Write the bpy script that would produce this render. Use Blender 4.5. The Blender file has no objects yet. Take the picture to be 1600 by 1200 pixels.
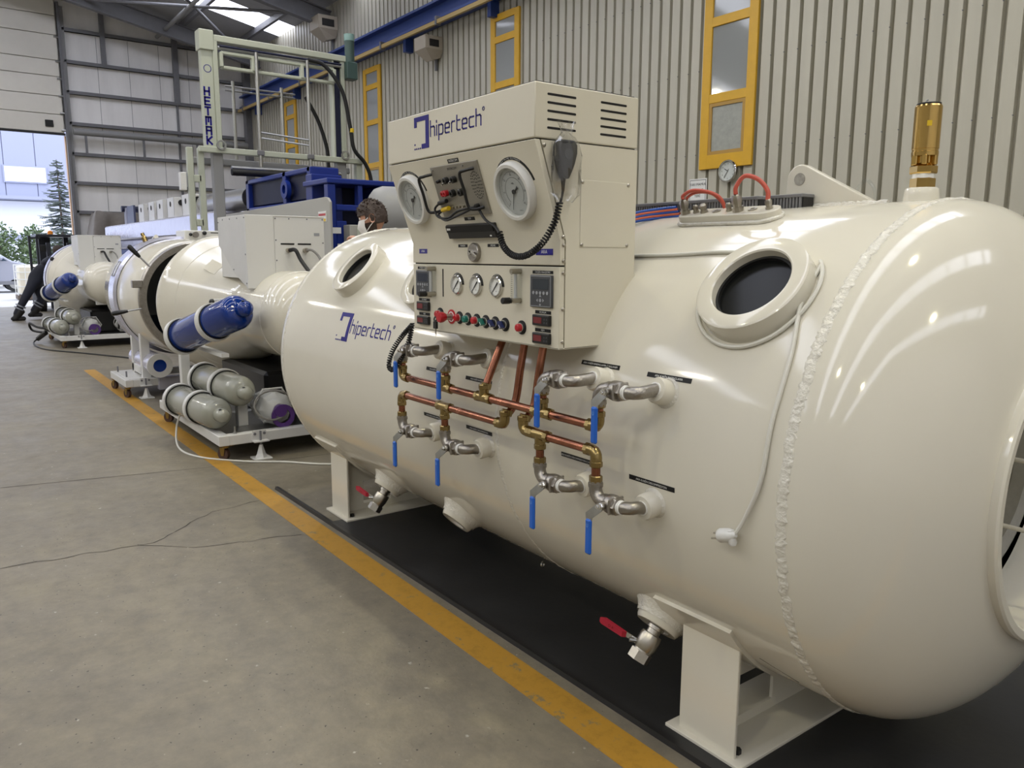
import bpy, math, random
from mathutils import Vector, Matrix
random.seed(7)
S = bpy.context.scene
COL = S.collection
PI = math.pi

# ------------------------------------------------------------------ camera
YAW, PITCH, ROLL, FPX, CAMH = -0.9328, 0.1630, 0.0036, 1222.6, 1.6
fw = Vector((math.sin(YAW)*math.cos(PITCH), math.cos(YAW)*math.cos(PITCH), -math.sin(PITCH)))
r0 = Vector((math.cos(YAW), -math.sin(YAW), 0)); u0 = r0.cross(fw)
rv = math.cos(ROLL)*r0 + math.sin(ROLL)*u0
uv = -math.sin(ROLL)*r0 + math.cos(ROLL)*u0
cd = bpy.data.cameras.new('camera'); cam = bpy.data.objects.new('camera', cd); COL.objects.link(cam)
cam.matrix_world = Matrix(((rv.x, uv.x, -fw.x, 0), (rv.y, uv.y, -fw.y, 0), (rv.z, uv.z, -fw.z, CAMH), (0, 0, 0, 1)))
cd.sensor_fit = 'HORIZONTAL'; cd.sensor_width = 36; cd.lens = 36*FPX/1600; cd.clip_start = 0.05; cd.clip_end = 300
S.camera = cam

# ------------------------------------------------------------------ world, light, exposure
SKYLIGHT, LAMP, LAMP_W = 4.7, 10.0, 96.0
w = bpy.data.worlds.new('overcast_sky'); S.world = w; w.use_nodes = True
bg = w.node_tree.nodes['Background']; bg.inputs[0].default_value = (0.80, 0.86, 1.0, 1); bg.inputs[1].default_value = 3.4
S.view_settings.view_transform = 'Standard'; S.view_settings.look = 'None'
S.view_settings.exposure = 0.0; S.view_settings.gamma = 1.0; S.view_settings.use_curve_mapping = False

# ------------------------------------------------------------------ materials
def lin(c):
    return tuple(((v/255)/12.92 if v/255 <= .04045 else (((v/255)+.055)/1.055)**2.4) for v in c)
MATS = {}
def mat(name, rgb, rough=.5, metal=0.0, var=0.0, vscale=6.0, bump=0.0, bscale=60.0, coat=0.0, emit=0.0, spec=.5, trans=0.0, alpha=1.0, stretch=None, rvar=0.0):
    if name in MATS: return MATS[name]
    m = bpy.data.materials.new(name); m.use_nodes = True; nt = m.node_tree; N = nt.nodes; L = nt.links
    b = N['Principled BSDF']; c = lin(rgb)
    b.inputs['Base Color'].default_value = (*c, 1); b.inputs['Roughness'].default_value = rough
    b.inputs['Metallic'].default_value = metal; b.inputs['Specular IOR Level'].default_value = spec
    b.inputs['Coat Weight'].default_value = coat; b.inputs['Coat Roughness'].default_value = .06
    b.inputs['Transmission Weight'].default_value = trans; b.inputs['Alpha'].default_value = alpha
    if emit:
        b.inputs['Emission Color'].default_value = (*c, 1); b.inputs['Emission Strength'].default_value = emit
    if var or bump or rvar:
        tc = N.new('ShaderNodeTexCoord'); src = tc.outputs['Object']
        if stretch:
            mp = N.new('ShaderNodeMapping'); mp.inputs['Scale'].default_value = stretch; L.new(src, mp.inputs[0]); src = mp.outputs[0]
    if var or rvar:
        nz = N.new('ShaderNodeTexNoise'); nz.inputs['Scale'].default_value = vscale; nz.inputs['Detail'].default_value = 6; nz.inputs['Roughness'].default_value = .62
        L.new(src, nz.inputs['Vector'])
    if var:
        rp = N.new('ShaderNodeValToRGB'); rp.color_ramp.elements[0].position = .32; rp.color_ramp.elements[1].position = .68
        rp.color_ramp.elements[0].color = (*[v*(1-var) for v in c], 1); rp.color_ramp.elements[1].color = (*[min(1, v*(1+var)) for v in c], 1)
        L.new(nz.outputs['Fac'], rp.inputs[0]); L.new(rp.outputs[0], b.inputs['Base Color'])
    if rvar:
        mr = N.new('ShaderNodeMapRange'); mr.inputs['To Min'].default_value = max(.02, rough-rvar); mr.inputs['To Max'].default_value = min(1, rough+rvar)
        L.new(nz.outputs['Fac'], mr.inputs[0]); L.new(mr.outputs[0], b.inputs['Roughness'])
    if bump:
        n2 = N.new('ShaderNodeTexNoise'); n2.inputs['Scale'].default_value = bscale; n2.inputs['Detail'].default_value = 3; L.new(src, n2.inputs['Vector'])
        bp = N.new('ShaderNodeBump'); bp.inputs['Strength'].default_value = bump; bp.inputs['Distance'].default_value = .01
        L.new(n2.outputs['Fac'], bp.inputs['Height']); L.new(bp.outputs[0], b.inputs['Normal'])
    MATS[name] = m; return m

def concrete():
    m = bpy.data.materials.new('worn_concrete'); m.use_nodes = True; nt = m.node_tree; N = nt.nodes; L = nt.links; b = N['Principled BSDF']
    tc = N.new('ShaderNodeTexCoord')
    def noise(sc, det=8, ro=.6):
        n = N.new('ShaderNodeTexNoise'); n.inputs['Scale'].default_value = sc; n.inputs['Detail'].default_value = det; n.inputs['Roughness'].default_value = ro
        L.new(tc.outputs['Object'], n.inputs['Vector']); return n.outputs['Fac']
    def ramp(f, p0, c0, p1, c1):
        r = N.new('ShaderNodeValToRGB'); e = r.color_ramp.elements; e[0].position, e[1].position = p0, p1; e[0].color = (*c0, 1); e[1].color = (*c1, 1); L.new(f, r.inputs[0]); return r.outputs[0]
    def mix(f, a, c, t='MIX'):
        x = N.new('ShaderNodeMixRGB'); x.blend_type = t
        if isinstance(f, float): x.inputs[0].default_value = f
        else: L.new(f, x.inputs[0])
        for i, v in ((1, a), (2, c)):
            if isinstance(v, tuple): x.inputs[i].default_value = (*v, 1)
            else: L.new(v, x.inputs[i])
        return x.outputs[0]
    big = ramp(noise(.55, 6), .35, lin((114, 107, 93)), .68, lin((128, 120, 104)))
    fine = ramp(noise(9, 10, .7), .3, (.70, .70, .71), .72, (1.14, 1.13, 1.08))
    c = mix(1.0, big, fine, 'MULTIPLY')
    spots = ramp(noise(26, 3, .5), .70, (0, 0, 0), .76, (1, 1, 1))
    c = mix(spots, c, lin((168, 164, 152)))
    dark = ramp(noise(2.3, 7, .75), .60, (0, 0, 0), .80, (.3, .3, .3))
    c = mix(dark, c, lin((82, 78, 70)))
    pits = ramp(noise(60, 2, .4), .715, (0, 0, 0), .74, (1, 1, 1)); c = mix(pits, c, lin((52, 48, 42)))
    ol = ramp(noise(1.1, 9, .7), .52, (0, 0, 0), .70, (.3, .3, .3)); c = mix(ol, c, lin((136, 128, 102)))
    L.new(c, b.inputs['Base Color'])
    mr = N.new('ShaderNodeMapRange'); mr.inputs['To Min'].default_value = .30; mr.inputs['To Max'].default_value = .62; L.new(noise(3, 6), mr.inputs[0]); L.new(mr.outputs[0], b.inputs['Roughness'])
    bp = N.new('ShaderNodeBump'); bp.inputs['Strength'].default_value = .12; bp.inputs['Distance'].default_value = .01; L.new(noise(40, 8), bp.inputs['Height']); L.new(bp.outputs[0], b.inputs['Normal'])
    return m

def worn_paint(name, rgb, under, thr=.62, sc=14):
    m = bpy.data.materials.new(name); m.use_nodes = True; nt = m.node_tree; N = nt.nodes; L = nt.links; b = N['Principled BSDF']
    tc = N.new('ShaderNodeTexCoord'); n = N.new('ShaderNodeTexNoise'); n.inputs['Scale'].default_value = sc; n.inputs['Detail'].default_value = 10; n.inputs['Roughness'].default_value = .75
    L.new(tc.outputs['Object'], n.inputs['Vector'])
    r = N.new('ShaderNodeValToRGB'); e = r.color_ramp.elements; e[0].position = .30; e[0].color = (*[v*.72 for v in lin(rgb)], 1); e[1].position = .5; e[1].color = (*lin(rgb), 1)
    x = e.new(thr); x.color = (*lin(rgb), 1); y = e.new(min(.99, thr+.05)); y.color = (*lin(under), 1)
    L.new(n.outputs['Fac'], r.inputs[0]); L.new(r.outputs[0], b.inputs['Base Color']); b.inputs['Roughness'].default_value = .55
    return m

M_cream = mat('cream_gloss_paint', (212, 207, 192), .09, var=.025, vscale=1.6, bump=.012, bscale=9)
M_creamsat = mat('cream_satin_sheet', (208, 202, 184), .38, var=.02, vscale=3)
M_weld = mat('painted_weld', (214, 210, 198), .22, bump=.6, bscale=90)
M_white = mat('white_powder_coat', (214, 213, 208), .35)
M_whitef = mat('white_frame_paint', (205, 204, 200), .4, var=.03)
M_black = mat('black_plastic', (18, 18, 19), .38)
M_blackrub = mat('black_rubber', (14, 14, 15), .55)
M_blacklab = mat('black_label_film', (13, 13, 15), .45, spec=.3)
M_bluelab = mat('blue_label_film', (38, 32, 128), .3)
M_print = mat('white_print', (225, 225, 222), .5)
M_printblk = mat('black_print', (25, 25, 28), .5)
M_logo = mat('blue_vinyl', (26, 18, 116), .5, spec=.25)
M_copper = mat('copper_tube', (152, 100, 78), .24, 1.0, var=.3, vscale=14, rvar=.1, stretch=(1, 1, 1))
M_brass = mat('brass', (152, 132, 88), .25, 1.0, var=.12, vscale=30)
M_brassp = mat('polished_brass', (206, 172, 104), .16, 1.0, var=.05)
M_cast = mat('cast_stainless', (158, 153, 146), .34, 1.0, var=.12, vscale=40, bump=.15, bscale=160)
M_chrome = mat('chrome', (214, 213, 210), .12, 1.0)
M_nickel = mat('dull_nickel', (176, 170, 158), .3, 1.0, var=.08, vscale=30)
M_steel = mat('brushed_steel', (170, 170, 168), .32, 1.0, var=.06, vscale=40)
M_ptfe = mat('white_thread_tape', (228, 227, 222), .6)
M_bluehand = mat('blue_vinyl_sleeve', (28, 92, 186), .35)
M_redhand = mat('red_vinyl_sleeve', (168, 28, 52), .35)
M_red = mat('red_button', (176, 26, 36), .3)
M_green = mat('green_button', (18, 110, 96), .35)
M_navyb = mat('dark_blue_knob', (28, 40, 92), .35)
M_glassd = mat('dark_porthole_glass', (18, 19, 18), .18, spec=.12)  # near-black base colour stands in for the unlit tank interior
def film(name, gloss, rough, tint=(1, 1, 1)):
    m = bpy.data.materials.new(name); m.use_nodes = True; nt = m.node_tree; N = nt.nodes; L = nt.links; N.remove(N['Principled BSDF'])
    tr = N.new('ShaderNodeBsdfTransparent'); tr.inputs[0].default_value = (*tint, 1); gl = N.new('ShaderNodeBsdfGlossy'); gl.inputs['Roughness'].default_value = rough
    fc = N.new('ShaderNodeLayerWeight'); fc.inputs['Blend'].default_value = .5; lw = N.new('ShaderNodeMath'); lw.operation = 'POWER'; lw.inputs[1].default_value = 5.0; L.new(fc.outputs['Facing'], lw.inputs[0]); ad = N.new('ShaderNodeMath'); ad.operation = 'ADD'; ad.inputs[1].default_value = gloss; ad.use_clamp = True
    mx = N.new('ShaderNodeMixShader'); L.new(lw.outputs[0], ad.inputs[0]); L.new(ad.outputs[0], mx.inputs[0]); L.new(tr.outputs[0], mx.inputs[1]); L.new(gl.outputs[0], mx.inputs[2]); L.new(mx.outputs[0], N['Material Output'].inputs[0]); return m
M_clear = film('clear_acrylic', .02, .03, (.96, .97, .97))
M_dial = mat('white_dial', (222, 222, 218), .5)
M_dialg = mat('grey_dial', (188, 189, 188), .45)
M_gring = mat('gauge_ring_enamel', (214, 213, 208), .35)
M_panelal = mat('anodised_panel', (150, 146, 136), .38, .6)
M_greydev = mat('grey_instrument_plastic', (66, 68, 72), .4)
M_lcd = mat('lcd_glass', (52, 58, 66), .15)
M_lcdb = mat('blue_lcd_glass', (26, 36, 54), .12)
M_redlcd = mat('dark_red_display', (112, 40, 44), .25)
M_symb = mat('grey_key_print', (152, 154, 158), .5)
M_yel = mat('yellow_plastic', (214, 178, 20), .4)
M_bag = film('clear_plastic_film', .13, .12, (.96, .96, .96))
M_conc = concrete()
M_line = worn_paint('worn_yellow_floor_paint', (172, 128, 40), (128, 112, 78), .575, 9)
M_plate = mat('black_steel_plate', (34, 34, 35), .5, var=.25, vscale=2.5, rvar=.12, bump=.05, bscale=30)
M_platee = mat('black_edge_bar', (26, 26, 27), .4, var=.2, vscale=5)
M_crack = mat('floor_crack', (62, 58, 52), .9)
M_wall = mat('grey_corrugated_steel', (187, 183, 168), .42, .1, var=.05, vscale=1.2, stretch=(3, 3, .4))
M_wallr = mat('pale_grey_liner', (234, 232, 230), .6, var=.07, vscale=.9, stretch=(2, 2, .35))
M_roofp = mat('grey_roof_sheet', (168, 168, 170), .6, var=.05)
M_steelp = mat('dark_grey_steelwork', (112, 112, 116), .5, var=.06)
M_pipe = mat('grey_duct_pipe', (138, 138, 138), .5)
M_doorp = mat('sectional_door_panel', (222, 218, 208), .5, var=.04, vscale=1.5)
M_yframe = mat('yellow_window_frame', (214, 166, 36), .4, var=.05)
M_pane = mat('grey_window_glass', (150, 153, 152), .06, spec=.8)
M_frost = mat('frosted_window_glass', (158, 160, 152), .35, var=.12, vscale=14)
M_railb = mat('blue_crane_rail', (36, 62, 128), .45)
M_busb = mat('ochre_bus_bar', (176, 150, 92), .5)
M_box = mat('beige_plastic_housing', (172, 162, 146), .5)
M_blue = mat('gloss_cobalt_paint', (4, 44, 120), .14, coat=.3)
M_machb = mat('machine_blue_paint', (14, 40, 122), .32)
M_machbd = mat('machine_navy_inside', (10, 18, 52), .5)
M_machg = mat('machine_grey_green_paint', (176, 180, 164), .4)
M_cover = mat('grey_cover_sheet', (166, 164, 156), .42)
M_film = mat('silver_shrink_film', (206, 206, 222), .18, .55, bump=.5, bscale=5)
M_motor = mat('dark_green_motor', (52, 74, 70), .45)
M_grcyl = mat('grey_gas_cylinder', (146, 146, 134), .2, coat=.3)
M_casty = mat('zinc_yellow_caster', (150, 122, 66), .35, .8)
M_castw = mat('brown_caster_wheel', (72, 50, 42), .5)
M_jerry = mat('translucent_plastic_jug', (186, 186, 182), .4)
M_purple = mat('purple_plastic', (76, 44, 110), .45)
M_redcab = mat('red_cable', (186, 82, 64), .45)
M_orcab = mat('orange_cable', (222, 112, 72), .45)
M_blcab = mat('blue_cable', (40, 84, 170), .45)
M_whcab = mat('white_cable', (206, 204, 194), .4)
M_graycab = mat('grey_hose', (120, 118, 114), .4)
M_duct = mat('grey_slotted_duct', (112, 112, 114), .5)
M_ductd = mat('duct_shadow_gap', (30, 28, 28), .7)
M_skin = mat('skin', (196, 148, 124), .5)
M_hair = mat('dark_brown_hair', (58, 44, 36), .6, bump=.8, bscale=60)
M_mask = mat('white_face_mask', (226, 224, 220), .7)
M_brown = mat('rust_brown_jacket', (110, 62, 44), .8)
M_navycl = mat('dark_navy_workwear', (24, 27, 40), .8)
M_refl = mat('grey_reflective_tape', (132, 136, 144), .4)
M_boot = mat('black_boot_leather', (20, 19, 22), .5)
M_car = mat('silver_car_paint', (150, 152, 164), .2, .2)
M_carglass = mat('car_glass', (60, 74, 88), .05)
M_tyre = mat('tyre_rubber', (24, 24, 25), .7)
M_leaf = mat('leaf_green', (104, 122, 84), .6, var=.3, vscale=3)
M_fir = mat('fir_needles', (84, 92, 86), .7, var=.2, vscale=4)
M_bark = mat('bark', (92, 80, 70), .8)
M_outp = mat('white_cladding_panel', (150, 154, 176), .6)
M_outw = mat('bright_outside_window', (225, 228, 240), .4)
M_asph = mat('pale_yard_concrete', (176, 174, 172), .8, var=.06)
M_tarp = mat('grey_tarpaulin', (112, 106, 100), .7, var=.1, bump=.3, bscale=6)
M_tote = mat('tote_cage_steel', (214, 214, 210), .4, .3)
M_totep = mat('tote_bottle_plastic', (218, 210, 190), .4)
M_forkl = mat('dark_grey_forklift_paint', (34, 36, 44), .4)
M_amber = mat('amber_beacon_lens', (232, 140, 40), .3)
M_sky = mat('skylight_sheet_daylight', (236, 240, 255), .5, emit=SKYLIGHT)
M_lamp = mat('warm_high_bay_lens', (255, 236, 150), .5, emit=LAMP)
M_lampb = mat('lamp_housing', (90, 92, 92), .5)

# ------------------------------------------------------------------ mesh builder
def basis(d):
    d = Vector(d).normalized(); a = Vector((0, 0, 1)) if abs(d.z) < .9 else Vector((1, 0, 0))
    x = a.cross(d).normalized(); y = d.cross(x); return x, y, d
class MB:
    def __init__(s): s.v = []; s.f = []
    def add(s, vs, fs):
        o = len(s.v); s.v += [tuple(p) for p in vs]; s.f += [tuple(i+o for i in f) for f in fs]; return s
    def box(s, a, b, ch=0.0):
        x0, x1 = sorted((a[0], b[0])); y0, y1 = sorted((a[1], b[1])); z0, z1 = sorted((a[2], b[2]))
        if ch <= 0:
            return s.add([(x0, y0, z0), (x1, y0, z0), (x1, y1, z0), (x0, y1, z0), (x0, y0, z1), (x1, y0, z1), (x1, y1, z1), (x0, y1, z1)],
                         [(0, 3, 2, 1), (4, 5, 6, 7), (0, 1, 5, 4), (1, 2, 6, 5), (2, 3, 7, 6), (3, 0, 4, 7)])
        c = min(ch, (x1-x0)*.45, (y1-y0)*.45, (z1-z0)*.45); vs = []; idx = {}
        for i, (X, sx) in enumerate(((x0, 1), (x1, -1))):
            for j, (Y, sy) in enumerate(((y0, 1), (y1, -1))):
                for k, (Z, sz) in enumerate(((z0, 1), (z1, -1))):
                    for ax in range(3):
                        p = [X+sx*c, Y+sy*c, Z+sz*c]; p[ax] = (X, Y, Z)[ax]; idx[(i, j, k, ax)] = len(vs); vs.append(p)
        g = lambda i, j, k, a: idx[(i, j, k, a)]; fs = []
        for i in (0, 1):
            q = [g(i, 0, 0, 0), g(i, 1, 0, 0), g(i, 1, 1, 0), g(i, 0, 1, 0)]; fs.append(q if i else q[::-1])
            q = [g(0, i, 0, 1), g(1, i, 0, 1), g(1, i, 1, 1), g(0, i, 1, 1)]; fs.append(q[::-1] if i else q)
            q = [g(0, 0, i, 2), g(1, 0, i, 2), g(1, 1, i, 2), g(0, 1, i, 2)]; fs.append(q if i else q[::-1])
        for a in (0, 1):
            for b2 in (0, 1):
                fs.append([g(0, a, b2, 1), g(1, a, b2, 1), g(1, a, b2, 2), g(0, a, b2, 2)])
                fs.append([g(a, 0, b2, 0), g(a, 1, b2, 0), g(a, 1, b2, 2), g(a, 0, b2, 2)])
                fs.append([g(a, b2, 0, 0), g(a, b2, 1, 0), g(a, b2, 1, 1), g(a, b2, 0, 1)])
                for c2 in (0, 1): fs.append([g(a, b2, c2, 0), g(a, b2, c2, 1), g(a, b2, c2, 2)])
        return s.add(vs, fs)
    def lathe(s, o, d, prof, n=32, close=True):
        # prof: (distance along d, radius)
        o = Vector(o); x, y, d = basis(d); vs = []; fs = []
        for (t, r) in prof:
            for k in range(n):
                a = 2*PI*k/n; vs.append(o + d*t + x*(r*math.cos(a)) + y*(r*math.sin(a)))
        m = len(prof)
        for i in range(m-1):
            for k in range(n):
                k2 = (k+1) % n; fs.append((i*n+k, i*n+k2, (i+1)*n+k2, (i+1)*n+k))
        if close:
            if prof[0][1] > 1e-5: fs.append(tuple(range(n-1, -1, -1)))
            if prof[-1][1] > 1e-5: fs.append(tuple((m-1)*n+k for k in range(n)))
        return s.add(vs, fs)
    def cyl(s, a, b, r, n=20, r2=None):
        a = Vector(a); b = Vector(b); L = (b-a).length
        return s.lathe(a, b-a, [(0, r), (L, r if r2 is None else r2)], n)
    def ring(s, o, d, ro, ri, h, n=48):
        return s.lathe(o, d, [(0, ri), (0, ro), (h, ro), (h, ri), (0, ri)], n, False)
    def tube(s, pts, r, n=8, closed=False):
        P = [Vector(p) for p in pts]; m = len(P); vs = []; fs = []; px = None
        for i in range(m):
            t = (P[(i+1) % m]-P[i-1]) if closed else (P[min(i+1, m-1)]-P[max(i-1, 0)])
            t = t.normalized() if t.length > 1e-9 else Vector((0, 0, 1))
            if px is None: px, _, _ = basis(t)
            px = (px - t*px.dot(t)); px = px.normalized() if px.length > 1e-6 else basis(t)[0]; py = t.cross(px)
            rr = r[i] if isinstance(r, (list, tuple)) else r
            for k in range(n):
                a = 2*PI*k/n; vs.append(P[i] + px*(rr*math.cos(a)) + py*(rr*math.sin(a)))
        for i in range(m if closed else m-1):
            j = (i+1) % m
            for k in range(n): fs.append((i*n+k, i*n+(k+1) % n, j*n+(k+1) % n, j*n+k))
        if not closed: fs.append(tuple(range(n-1, -1, -1))); fs.append(tuple((m-1)*n+k for k in range(n)))
        return s.add(vs, fs)
    def prism(s, poly, fn, h0, h1):
        # poly: 2D points, fn(u,v,h)->world
        n = len(poly); vs = [fn(u, v, h0) for u, v in poly] + [fn(u, v, h1) for u, v in poly]
        fs = [tuple(range(n-1, -1, -1)), tuple(range(n, 2*n))] + [(i, (i+1) % n, n+(i+1) % n, n+i) for i in range(n)]
        return s.add(vs, fs)
    def sphere(s, c, r, n=16, m=10, sc=(1, 1, 1)):
        c = Vector(c); vs = []; fs = []
        for i in range(m+1):
            t = PI*i/m
            for k in range(n):
                a = 2*PI*k/n; vs.append((c.x+sc[0]*r*math.sin(t)*math.cos(a), c.y+sc[1]*r*math.sin(t)*math.sin(a), c.z+sc[2]*r*math.cos(t)))
        for i in range(m):
            for k in range(n): fs.append((i*n+k, (i+1)*n+k, (i+1)*n+(k+1) % n, i*n+(k+1) % n))
        return s.add(vs, fs)
    def strokes(s, lines, w, fn, h0=0.0, h1=.001, sub=1):
        for ln in lines:
            for (a, b) in zip(ln[:-1], ln[1:]):
                a2 = Vector(a); b2 = Vector(b); d = (b2-a2); L = d.length
                if L < 1e-9: continue
                d /= L; nrm = Vector((-d.y, d.x)); a2 = a2-d*w*.5; b2 = b2+d*w*.5
                s.prism([tuple(a2+nrm*w*.5), tuple(a2-nrm*w*.5), tuple(b2-nrm*w*.5), tuple(b2+nrm*w*.5)], fn, h0, h1)
        return s
    def text(s, body, size, fn, h=.0006, align='CENTER'):
        cu = bpy.data.curves.new('t', 'FONT'); cu.body = body; cu.size = size; cu.align_x = align; cu.align_y = 'CENTER'; cu.resolution_u = 2
        ob = bpy.data.objects.new('t', cu); me = bpy.data.meshes.new_from_object(ob)
        s.add([fn(v.co.x, v.co.y, h) for v in me.vertices], [tuple(p.vertices) for p in me.polygons])
        bpy.data.objects.remove(ob); bpy.data.meshes.remove(me); bpy.data.curves.remove(cu); return s
    def mesh(s, name, m, org=(0, 0, 0), smooth=35, flip=False):
        me = bpy.data.meshes.new(name)
        ox, oy, oz = org
        me.from_pydata([(a-ox, b-oy, c-oz) for a, b, c in s.v], [], s.f); me.validate()
        import bmesh
        bm = bmesh.new(); bm.from_mesh(me); bmesh.ops.remove_doubles(bm, verts=bm.verts, dist=1e-5); bmesh.ops.recalc_face_normals(bm, faces=bm.faces); bm.to_mesh(me); bm.free()
        me.materials.append(m)
        if smooth:
            me.polygons.foreach_set('use_smooth', [True]*len(me.polygons)); me.set_sharp_from_angle(angle=math.radians(smooth))
        me.update(); return me

def tag(o, label=None, cat=None, group=None, kind=None):
    if label: o['label'] = label
    if cat: o['category'] = cat
    if group: o['group'] = group
    if kind: o['kind'] = kind
    return o
def thing(name, loc, label, cat, group=None):
    o = bpy.data.objects.new(name, None); COL.objects.link(o); o.location = loc; o.empty_display_size = .1
    return tag(o, label, cat, group)
def root_loc(p):
    while p.parent: p = p.parent
    return tuple(p.location)
def part(name, mb, m, parent, smooth=35, label=None, kind=None):
    me = mb.mesh(name, m, root_loc(parent), smooth)
    o = bpy.data.objects.new(name, me); COL.objects.link(o); o.parent = parent
    if label: o['label'] = label
    if kind: o['kind'] = kind
    return o
def solo(name, mb, m, label=None, cat=None, group=None, kind=None, loc=None, smooth=35):
    if loc is None:
        xs = [v[0] for v in mb.v]; ys = [v[1] for v in mb.v]; zs = [v[2] for v in mb.v]
        loc = ((min(xs)+max(xs))/2, (min(ys)+max(ys))/2, min(zs))
    me = mb.mesh(name, m, loc, smooth); o = bpy.data.objects.new(name, me); COL.objects.link(o); o.location = loc
    return tag(o, label, cat, group, kind)
def copy_tree(o, parent=None):
    c = o.copy(); COL.objects.link(c); c.parent = parent
    for ch in o.children: copy_tree(ch, c)
    return c
def arc(c, r, a0, a1, n, ax=(1, 0, 0), ay=(0, 0, 1)):
    c = Vector(c); ax = Vector(ax); ay = Vector(ay)
    return [c + ax*(r*math.cos(math.radians(a0+(a1-a0)*i/n))) + ay*(r*math.sin(math.radians(a0+(a1-a0)*i/n))) for i in range(n+1)]
def bez(pts, n=8):
    # Catmull-Rom through points
    P = [Vector(p) for p in pts]; P = [P[0]*2-P[1]] + P + [P[-1]*2-P[-2]]; out = []
    for i in range(1, len(P)-2):
        for k in range(n):
            t = k/n; a, b, c, d = P[i-1], P[i], P[i+1], P[i+2]
            out.append(.5*((2*b)+(-a+c)*t+(2*a-5*b+4*c-d)*t*t+(-a+3*b-3*c+d)*t**3))
    out.append(P[-2]); return out

# ================================================================== THE SETTING
XE, YW = -28.2, 9.5                       # end wall, right wall
EAVE, SLOPE, RIDGE = 8.3, .2, -2.5
def roof_z(y): return EAVE + SLOPE*((YW-y) if y > RIDGE else (y-(2*RIDGE-YW)))
floor = solo('floor', MB().box((XE, -14.5, -.2), (12, YW, 0)), M_conc, kind='structure', loc=(0, 0, 0), smooth=0)
def ribbon(pts, wd, z=.0012):
    mb = MB(); n = len(pts)
    for i in range(n-1):
        a = Vector((*pts[i], 0)); b = Vector((*pts[i+1], 0)); d = (b-a).normalized(); nn = Vector((-d.y, d.x, 0))
        wa = wd*(.5+random.random()); wb = wd*(.5+random.random())
        mb.add([a+nn*wa+Vector((0, 0, z)), a-nn*wa+Vector((0, 0, z)), b-nn*wb+Vector((0, 0, z)), b+nn*wb+Vector((0, 0, z))], [(0, 1, 2, 3)])
    return mb
def jag(a, b, n, amp):
    out = []
    for i in range(n+1):
        t = i/n; out.append((a[0]+(b[0]-a[0])*t+random.uniform(-amp, amp)*(0 < i < n), a[1]+(b[1]-a[1])*t+random.uniform(-amp, amp)*(0 < i < n)))
    return out
part('joint', ribbon([(-6.33, -8), (-6.3, .27), (-5.9, 2.06), (-5.8, 3)], .004), M_crack, floor, 0)
part('joint', ribbon([(-11.6, -8), (-11.55, 5)], .005), M_crack, floor, 0)
part('crack', ribbon(jag((-4.66, -.6), (-4.63, .16), 7, .02)+jag((-4.63, .16), (-4.56, .88), 9, .025)+jag((-4.56, .88), (-4.92, 1.3), 8, .02)+jag((-4.92, 1.3), (-4.97, 1.62), 5, .015), .003), M_crack, floor, 0)
part('crack', ribbon(jag((-4.58, .8), (-4.35, 1.05), 6, .02)+jag((-4.35, 1.05), (-4.2, 1.6), 8, .02), .002), M_crack, floor, 0)
fl = solo('floor_marking', MB().box((-12.2, 1.625, 0), (3.5, 1.765, .0022)), M_line, kind='structure', smooth=0)

# right wall of corrugated sheet
def corrugated(x0, x1, z0, z1, y, pitch=.207, depth=.08):
    mb = MB(); prof = []; x = x0
    while x < x1:
        prof += [(x, y), (x+.15, y), (x+.154, y+depth), (x+.195, y+depth)]; x += pitch
    prof.append((x, y)); vs = [(a, b, z0) for a, b in prof]+[(a, b, z1) for a, b in prof]; n = len(prof)
    return mb.add(vs, [(i, i+1, n+i+1, n+i) for i in range(n-1)])
wall_right = solo('wall_right', corrugated(XE, 12, 0, EAVE+.1, YW), M_wall, kind='structure', loc=(XE, YW, 0), smooth=0)
part('backing', MB().box((XE, YW+.1, 0), (12, YW+.25, EAVE)), M_steelp, wall_right, 0)
mb = MB()
for i in range(190):
    x = XE+.07+.207*i
    for z in (1.9, 3.1, 4.3, 5.5):
        if i % 1 == 0 and x > -12: mb.cyl((x+.08, YW-.006, z), (x+.08, YW+.01, z), .007, 6)
part('rivets', mb, M_steelp, wall_right, 0, kind='stuff')

def window_strip(i, xc):
    w0, w1 = xc-.47, xc+.47; z0, z1 = 2.87, 6.25
    bars = [3.0, 3.86, 4.92, 5.78]
    t = bpy.data.objects.new('window_%d' % i, None); COL.objects.link(t); t.location = (xc, YW, z0); t['kind'] = 'structure'
    for a, b in ((w0, w0+.15), (w1-.15, w1)): part('frame_stile', MB().box((a, YW-.05, z0), (b, YW-.002, z1), .006), M_yframe, t)
    for zb in [z0, 3.80, 4.86, 5.72, z1-.12]:
        hgt = .2 if zb == z0 else .13
        part('frame_rail', MB().box((w0+.14, YW-.047, zb), (w1-.14, YW-.002, zb+hgt), .006), M_yframe, t)
    zs = [(z0+.2, 3.80), (3.93, 4.86), (4.99, 5.72), (5.85, z1-.12)]
    for k, (a, b) in enumerate(zs):
        part('pane', MB().box((w0+.15, YW-.022, a), (w1-.15, YW-.01, b)), M_frost if k == 0 else M_pane, t, 0)
        if k == 0:
            o = mat('ochre_sash', (176, 138, 62), .45)
            mm = MB()
            mm.box((w0+.15, YW-.04, a), (w0+.2, YW-.02, b)); mm.box((w1-.2, YW-.04, a), (w1-.15, YW-.02, b))
            mm.box((w0+.2, YW-.04, a), (w1-.2, YW-.02, a+.05)); mm.box((w0+.2, YW-.04, b-.05), (w1-.2, YW-.02, b))
            part('sash', mm, o, t)
    return t
for i, xc in enumerate((-7.6, -13.04, -18.75, -24.3)): window_strip(i+1, xc)

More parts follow.
